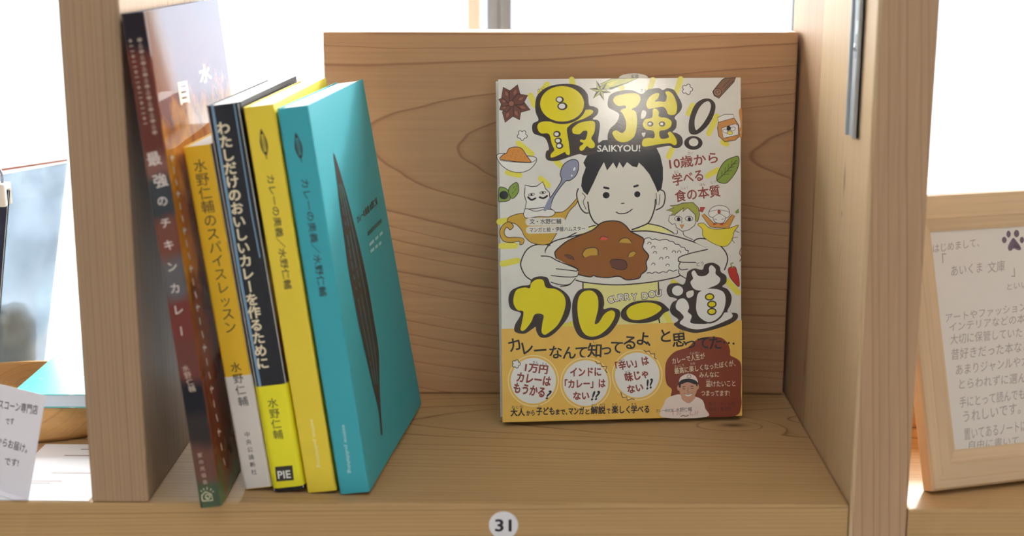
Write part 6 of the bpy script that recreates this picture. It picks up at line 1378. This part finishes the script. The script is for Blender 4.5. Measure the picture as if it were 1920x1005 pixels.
tag(c.build('paper_band', mg), 'orange-yellow paper band with round speech bubbles')
# sales slip peeking out of the top
SLIP = flat('slip_paper', srgb(232, 228, 214), .6)
c = MB(); pts = [(.0738, .194), (.0922, .194), (.0922, .2087)]
for i in range(9):
    a = PI*i/8; pts.append((.083+.0092*math.cos(a),   .2087+.0030*math.sin(a)))
c.prism(pts, lambda u, v, d: (u, d, v), .0040, .0043, SLIP)
draw(c, [('T', 'ol', '定価', 81.5, 208.8, 86, 209.1, 2.0, 0, 0)], lambda u, v, l: (u/1000, .0040-l, v/1000))
tag(c.build('order_slip', mg), 'rounded white slip')

# ------------------------------------------------------------------ framed letter
fl = .3198; fd = .010
fr = thing('picture_frame', 'beech picture frame holding a handwritten pencil letter with paw print', 'picture frame',
           (.4186, .0164, fd*math.sin(fl)-.0017), (-fl, 0, .2899))
FW, FH, i1, i2 = .215, .1608, .0180, .0205
c = MB()
ringp = []
for s, d in ((0, fd), (0, .0012), (.008, 0), (.66, 0), (.70, .0007), (1.0, .0036), (1.0, fd)):
    x, z = i1*s if s != .008 else .0012, i2*s if s != .008 else .0012
    ringp.append([(x, d, z), (FW-x, d, z), (FW-x, d, FH-z), (x, d, FH-z)])
for A, B in zip(ringp, ringp[1:]+ringp[:1]):
    for k in range(4):
        k2 = (k+1) % 4
        c.add([A[k], A[k2], B[k2], B[k]], [(0, 1, 2, 3)], W_frame if k % 2 == 0 else W_frame_v)
fixn(c.build('frame', fr))
c = MB(); c.box((i1-.002, .0042, i2-.002), (FW-i1+.002, .0046, FH-i2+.002), flat('letter_paper', srgb(226, 216, 204), .7), 0)
draw(c, ART['letter'], lambda u, v, l: (u/1000, .0042-l, v/1000), .6)
tag(c.build('letter_sheet', fr), 'cream paper with pencil handwriting')
c = MB(); c.box((i1-.001, .0030, i2-.001), (FW-i1+.001, .0038, FH-i2+.001), GL, 0); c.build('pane', fr)
c = MB(); c.box((i1-.003, .0049, i2-.003), (FW-i1+.003, .0085, FH-i2+.003), W_tray, 0); c.build('back_board', fr)
# easel leg at the back, reaching the shelf
c = MB()
a0 = Vector((FW/2, .0104, FH*.66)); L = FH*.66
hz = L*math.cos(fl)+.0120*math.sin(-fl)*0
ft = math.tan(fl)
foot = Vector((FW/2, .0100+.0, .0)) + Vector((0, 0, 0))
# foot lies where the leg meets the shelf: solve in the frame's own tilted axes
dy = .066; fz_ = (dy*math.sin(fl)-fd*math.sin(fl))/math.cos(fl)+.0003
p0, p1 = a0, Vector((FW/2, dy, fz_+.0006))
n_ = (p1-p0).normalized()
for w_ in (1,):
    q = Vector((.012, 0, 0)); tt = n_.cross(Vector((1, 0, 0)))*.0012
    vs = [p0-q-tt, p0+q-tt, p1+q*1.6-tt, p1-q*1.6-tt, p0-q+tt, p0+q+tt, p1+q*1.6+tt, p1-q*1.6+tt]
    c.add(vs, [(0, 1, 2, 3), (7, 6, 5, 4), (0, 4, 5, 1), (1, 5, 6, 2), (2, 6, 7, 3), (3, 7, 4, 0)], W_tray)
fixn(c.build('easel_leg', fr))

# ------------------------------------------------------------------ left compartment
# white hand-written card with a folded foot
cl = .2914
cd = thing('message_card', 'white handwritten card standing on its folded foot at the shelf edge', 'card', (-.0641, .0005, .0012), (-cl, 0, -.5611))
CARD = flat('white_card', srgb(226, 224, 232), .6)
c = MB(); c.box((-.088, 0, 0), (0, .0004, .0557), CARD, 0)
draw(c, ART['card'], lambda u, v, l: ((u-50)/1000, -l, v/1000), .6)
c.build('sheet', cd)
c = MB(); ca, sa = math.cos(cl), math.sin(cl)
ff = lambda x, y, z: (x, y*ca-z*sa, y*sa+z*ca)           # level directions in the tilted axes
c.add([ff(*p) for p in ((-.088, -.0042, -.0004), (-.006, -.0042, -.0004), (0, .001, -.0004), (-.088, .001, -.0004),
                        (-.088, -.0042, 0), (-.006, -.0042, 0), (0, .001, 0), (-.088, .001, 0))],
      [(3, 2, 1, 0), (4, 5, 6, 7), (0, 1, 5, 4), (1, 2, 6, 5), (2, 3, 7, 6), (3, 0, 4, 7)], CARD)
c.add([ff(*p) for p in ((-.088, .0004, -.0004), (-.046, .0004, -.0004), (-.046, .022, -.0004), (-.088, .022, -.0004),
                        (-.088, .0004, 0), (-.046, .0004, 0), (-.046, .022, 0), (-.088, .022, 0))],
      [(3, 2, 1, 0), (4, 5, 6, 7), (0, 1, 5, 4), (1, 2, 6, 5), (2, 3, 7, 6), (3, 0, 4, 7)], CARD)
c.build('foot', cd)

# shop card lying flat, its print facing the window
c = MB(); c.box((-.0265, -.0435, 0), (.0265, .0435, .0003), flat('white_leaflet', srgb(234, 238, 242), .5), 0)
INK['tiny'] = srgb(140, 92, 84)
rnd = random.Random(3)
ops = []
for v0, u0, u1 in ((78.5, 24, 53), (75.5, 34, 53), (68, 18, 52), (40, 20, 42), (27.5, 12, 30), (24.5, 12, 24)):
    u = u0
    while u < u1-.8:
        w_ = rnd.uniform(.5, 1.5)
        ops.append(('S', 'tiny', 1.0, 0, 0, [u, v0, min(u+w_, u1), v0+rnd.uniform(-.2, .2)]))
        u += w_+rnd.uniform(.35, .7)
draw(c, ops, lambda u, v, l: (u/1000-.0265, v/1000-.0435, .0003+l), .6)
o = c.build('leaflet', None, (-.0582, .0450, .0001)); o.rotation_euler = (0, 0, -.012)
tag(o, 'white printed leaflet lying flat beside the left upright', 'leaflet')

# oval wooden tray
c = MB()
prof = [(.0001, 0), (.90, 0), (.985, .004), (1.0, .012), (.995, .0205), (.985, .0220), (.945, .0220), (.935, .0205), (.915, .0120), (.89, .0085), (.85, .0080), (.0001, .0080)]
c.lathe(prof, W_tray, (0, 0, 0), 96, .0780, .0525)
c.v = [(x, y, z) for x, y, z in c.v]
tray = fixn(c.build('tray', None, (-.1125, .1368, .0001)))
tag(tray, 'oval wooden tray with raised rim under the turquoise booklet', 'tray')

# turquoise booklet lying on the tray
bk = thing('book', 'small turquoise booklet lying flat on the oval wooden tray', 'book', (-.1035, .0905, .0222))
SKY = bpy.data.materials.new('sky_printed_cover'); SKY.use_nodes = True
nt = SKY.node_tree; bs = nt.nodes['Principled BSDF']; tc = nt.nodes.new('ShaderNodeTexCoord'); mp = nt.nodes.new('ShaderNodeMapping')
mp.inputs['Scale'].default_value = (40, 90, 1); nz = nt.nodes.new('ShaderNodeTexNoise'); nz.inputs['Scale'].default_value = 1; rp = nt.nodes.new('ShaderNodeValToRGB')
rp.color_ramp.elements[0].position = .62; rp.color_ramp.elements[1].position = .68
rp.color_ramp.elements[0].color = (*srgb(84, 196, 196), 1); rp.color_ramp.elements[1].color = (*srgb(236, 244, 244), 1)
nt.links.new(tc.outputs['Object'], mp.inputs[0]); nt.links.new(mp.outputs[0], nz.inputs['Vector']); nt.links.new(nz.outputs['Fac'], rp.inputs[0]); nt.links.new(rp.outputs[0], bs.inputs['Base Color'])
bs.inputs['Roughness'].default_value = .4
c = MB()
c.box((0, 0, .0078), (.0715, .105, .0083), SKY, .0001, 1)
c.box((0, 0, 0), (.0715, .105, .0005), SKY, .0001, 1)
c.build('cover', bk)
c = MB(); c.box((.0004, .0004, .0006), (.0708, .1046, .0077), PAGES_Z, .0001, 1); c.build('page_block', bk)

# clear plastic pouch with pale granules, standing behind the tray
FILM = bpy.data.materials.new('clear_plastic_film'); FILM.use_nodes = True
nt = FILM.node_tree; nt.nodes.remove(nt.nodes['Principled BSDF'])
tr = nt.nodes.new('ShaderNodeBsdfTransparent'); tr.inputs[0].default_value = (.58, .63, .67, 1)
df = nt.nodes.new('ShaderNodeBsdfTranslucent'); df.inputs[0].default_value = (.24, .27, .30, 1)
gl = nt.nodes.new('ShaderNodeBsdfGlossy'); gl.inputs['Roughness'].default_value = .15
m1 = nt.nodes.new('ShaderNodeMixShader'); m2 = nt.nodes.new('ShaderNodeMixShader'); m1.inputs[0].default_value = .42; m2.inputs[0].default_value = .05
nzf = nt.nodes.new('ShaderNodeTexNoise'); nzf.inputs['Scale'].default_value = 28; nzf.inputs['Detail'].default_value = 2
rpf = nt.nodes.new('ShaderNodeMapRange'); rpf.inputs['From Min'].default_value = .4; rpf.inputs['From Max'].default_value = .62
rpf.inputs['To Min'].default_value = .6; rpf.inputs['To Max'].default_value = .92
tcf = nt.nodes.new('ShaderNodeTexCoord')
nt.links.new(tcf.outputs['Object'], nzf.inputs['Vector']); nt.links.new(nzf.outputs['Fac'], rpf.inputs['Value']); nt.links.new(rpf.outputs[0], m1.inputs[0])
nt.links.new(tr.outputs[0], m1.inputs[1]); nt.links.new(df.outputs[0], m1.inputs[2])
nt.links.new(m1.outputs[0], m2.inputs[1]); nt.links.new(gl.outputs[0], m2.inputs[2]); nt.links.new(m2.outputs[0], nt.nodes['Material Output'].inputs[0])
pch = thing('plastic_pouch', 'clear plastic zip pouch half filled with pale granules behind the tray', 'pouch', (-.155, .232, 0))
pb = Vector((-.155, .2115, 0))
pch.location = pb; pch.rotation_euler = (0, 0, .10)
def film_pt(s, t, side):            # s across 0..1, t up 0..1
    xl = -.062+.006*t; xr = .0275+.0265*t
    top = .130+.0185*s
    x = xl+(xr-xl)*s; z = .0004+(top-.0004)*t
    bulge = .0078*(math.sin(PI*s)**.5)*((1-t)**.7)*(1 if t > .03 else .85)+.0004
    wr = .0006*math.sin(31*s+9*t)*math.sin(PI*s)*(1-t)+.0005*math.sin(17*t-12*s)*math.sin(PI*s)
    return (x, side*bulge+wr, z)
c = MB(); NS, NT = 22, 26
for side in (-1, 1):
    vs = [film_pt(i/NS, j/NT, side) for j in range(NT+1) for i in range(NS+1)]
    fs = [(j*(NS+1)+i, j*(NS+1)+i+1, (j+1)*(NS+1)+i+1, (j+1)*(NS+1)+i) for j in range(NT) for i in range(NS)]
    c.add(vs, fs, FILM, True)
c.build('film', pch)
c = MB()
def backlit(name, col):
    m = bpy.data.materials.new(name); m.use_nodes = True
    nt = m.node_tree; nt.nodes.remove(nt.nodes['Principled BSDF'])
    d_ = nt.nodes.new('ShaderNodeBsdfDiffuse'); t_ = nt.nodes.new('ShaderNodeBsdfTranslucent'); x_ = nt.nodes.new('ShaderNodeMixShader')
    d_.inputs[0].default_value = t_.inputs[0].default_value = (*col, 1); x_.inputs[0].default_value = .5
    nt.links.new(d_.outputs[0], x_.inputs[1]); nt.links.new(t_.outputs[0], x_.inputs[2]); nt.links.new(x_.outputs[0], nt.nodes['Material Output'].inputs[0])
    return m
ZIP = backlit('white_zip_strip', srgb(240, 240, 240))
A = [film_pt(0, 1, 0), film_pt(1, 1, 0)]
for dz0, dz1, m in ((.0002, .0042, ZIP), (.0042, .0062, backlit('salmon_header', srgb(196, 150, 134))), (.0062, .0090, ZIP)):
    q = [(A[0][0], A[0][2]+dz0), (A[1][0], A[1][2]+dz0*.4), (A[1][0], A[1][2]+dz1*.4), (A[0][0], A[0][2]+dz1)]
    c.prism(q, lambda u, v, d: (u, d, v), -.0008, .0008, m)
fixn(c.build('zip_strip', pch))['label'] = 'white zip strip along the top'
# granules inside
rnd = random.Random(8)
c = MB()
GR = backlit('pale_granules', (.80, .78, .72))
GR2 = backlit('crystal_granules', (.85, .84, .80))
bm = bmesh.new(); bmesh.ops.create_icosphere(bm, subdivisions=4, radius=1)
for v in bm.verts:
    n = v.co.copy()
    k = 1+.05*math.sin(9*n.x+3*n.z)+.04*math.sin(14*n.x-11*n.z)
    x = (abs(n.x)**.45)*math.copysign(1, n.x); z = (abs(n.z)**.55)*math.copysign(1, n.z)
    v.co = Vector((x*.0395*(1+.02*math.sin(9*n.z))-.0140, n.y*.0028, max(.0012, .0275+z*.0262*k+.004*x)))
c.from_bm(bm, GR, True)
for i in range(170):
    x = rnd.uniform(-.050, .022); z = .052-.045*rnd.random()**1.8
    if abs((x+.014)/.037)**4+abs((z-.0275)/.0255)**4 > .9: continue
    bm = bmesh.new(); bmesh.ops.create_icosphere(bm, subdivisions=1, radius=rnd.uniform(.0007, .0015))
    for v in bm.verts: v.co = Vector((x, -.0026+rnd.uniform(0, .0006), z))+v.co
    c.from_bm(bm, GR2 if rnd.random() < .4 else GR)
g = c.build('granules', None, pb); g.rotation_euler = (0, 0, .10)
tag(g, 'pale granules filling the lower half of the clear pouch', 'granules', None, 'stuff')

# navy notebook with a white clip
nb = thing('notebook', 'dark navy notebook standing upright in front of the clear pouch', 'notebook', (-.155, .1945, .0001))
NAVY = flat('navy_cover', srgb(34, 38, 66), .4)
c = MB(); q = [(-.065, 0), (.0005, 0), (.0215, .1335), (-.044, .1335)]
c.prism(q, lambda u, v, d: (u, d, v), 0, .0004, NAVY); c.prism(q, lambda u, v, d: (u, d, v), .0032, .0036, NAVY)
fixn(c.build('cover', nb))
c = MB(); q2 = [(-.0645, .0004), (0, .0004), (.0208, .133), (-.0435, .133)]
c.prism(q2, lambda u, v, d: (u, d, v), .0005, .0031, PAGES_Y); fixn(c.build('page_block', nb))
cp = thing('clip', 'white plastic clip with wire loop gripping the navy notebook', 'clip', (-.1425, .1963, .1238))
WP = flat('white_plastic', srgb(236, 232, 224), .35)
c = MB()
for ys in ((-.0066, -.0022), (.0022, .0066)): c.box((-.0095, ys[0], 0), (.0085, ys[1], .0125), WP, .0018, 3)
c.box((-.0095, -.0066, .0105), (.0085, .0066, .0150), WP, .0018, 3)
c.build('jaw', cp)
c = MB(); loop = [(-.006, 0, .0145), (-.006, 0, .021), (-.0045, 0, .0242), (-.001, 0, .0255), (.0035, 0, .0245), (.005, 0, .021), (.005, 0, .0145)]
c.tube(loop, .0009, flat('clip_wire', srgb(150, 154, 172), .25, .5, metal=.6)); c.build('wire_loop', cp)
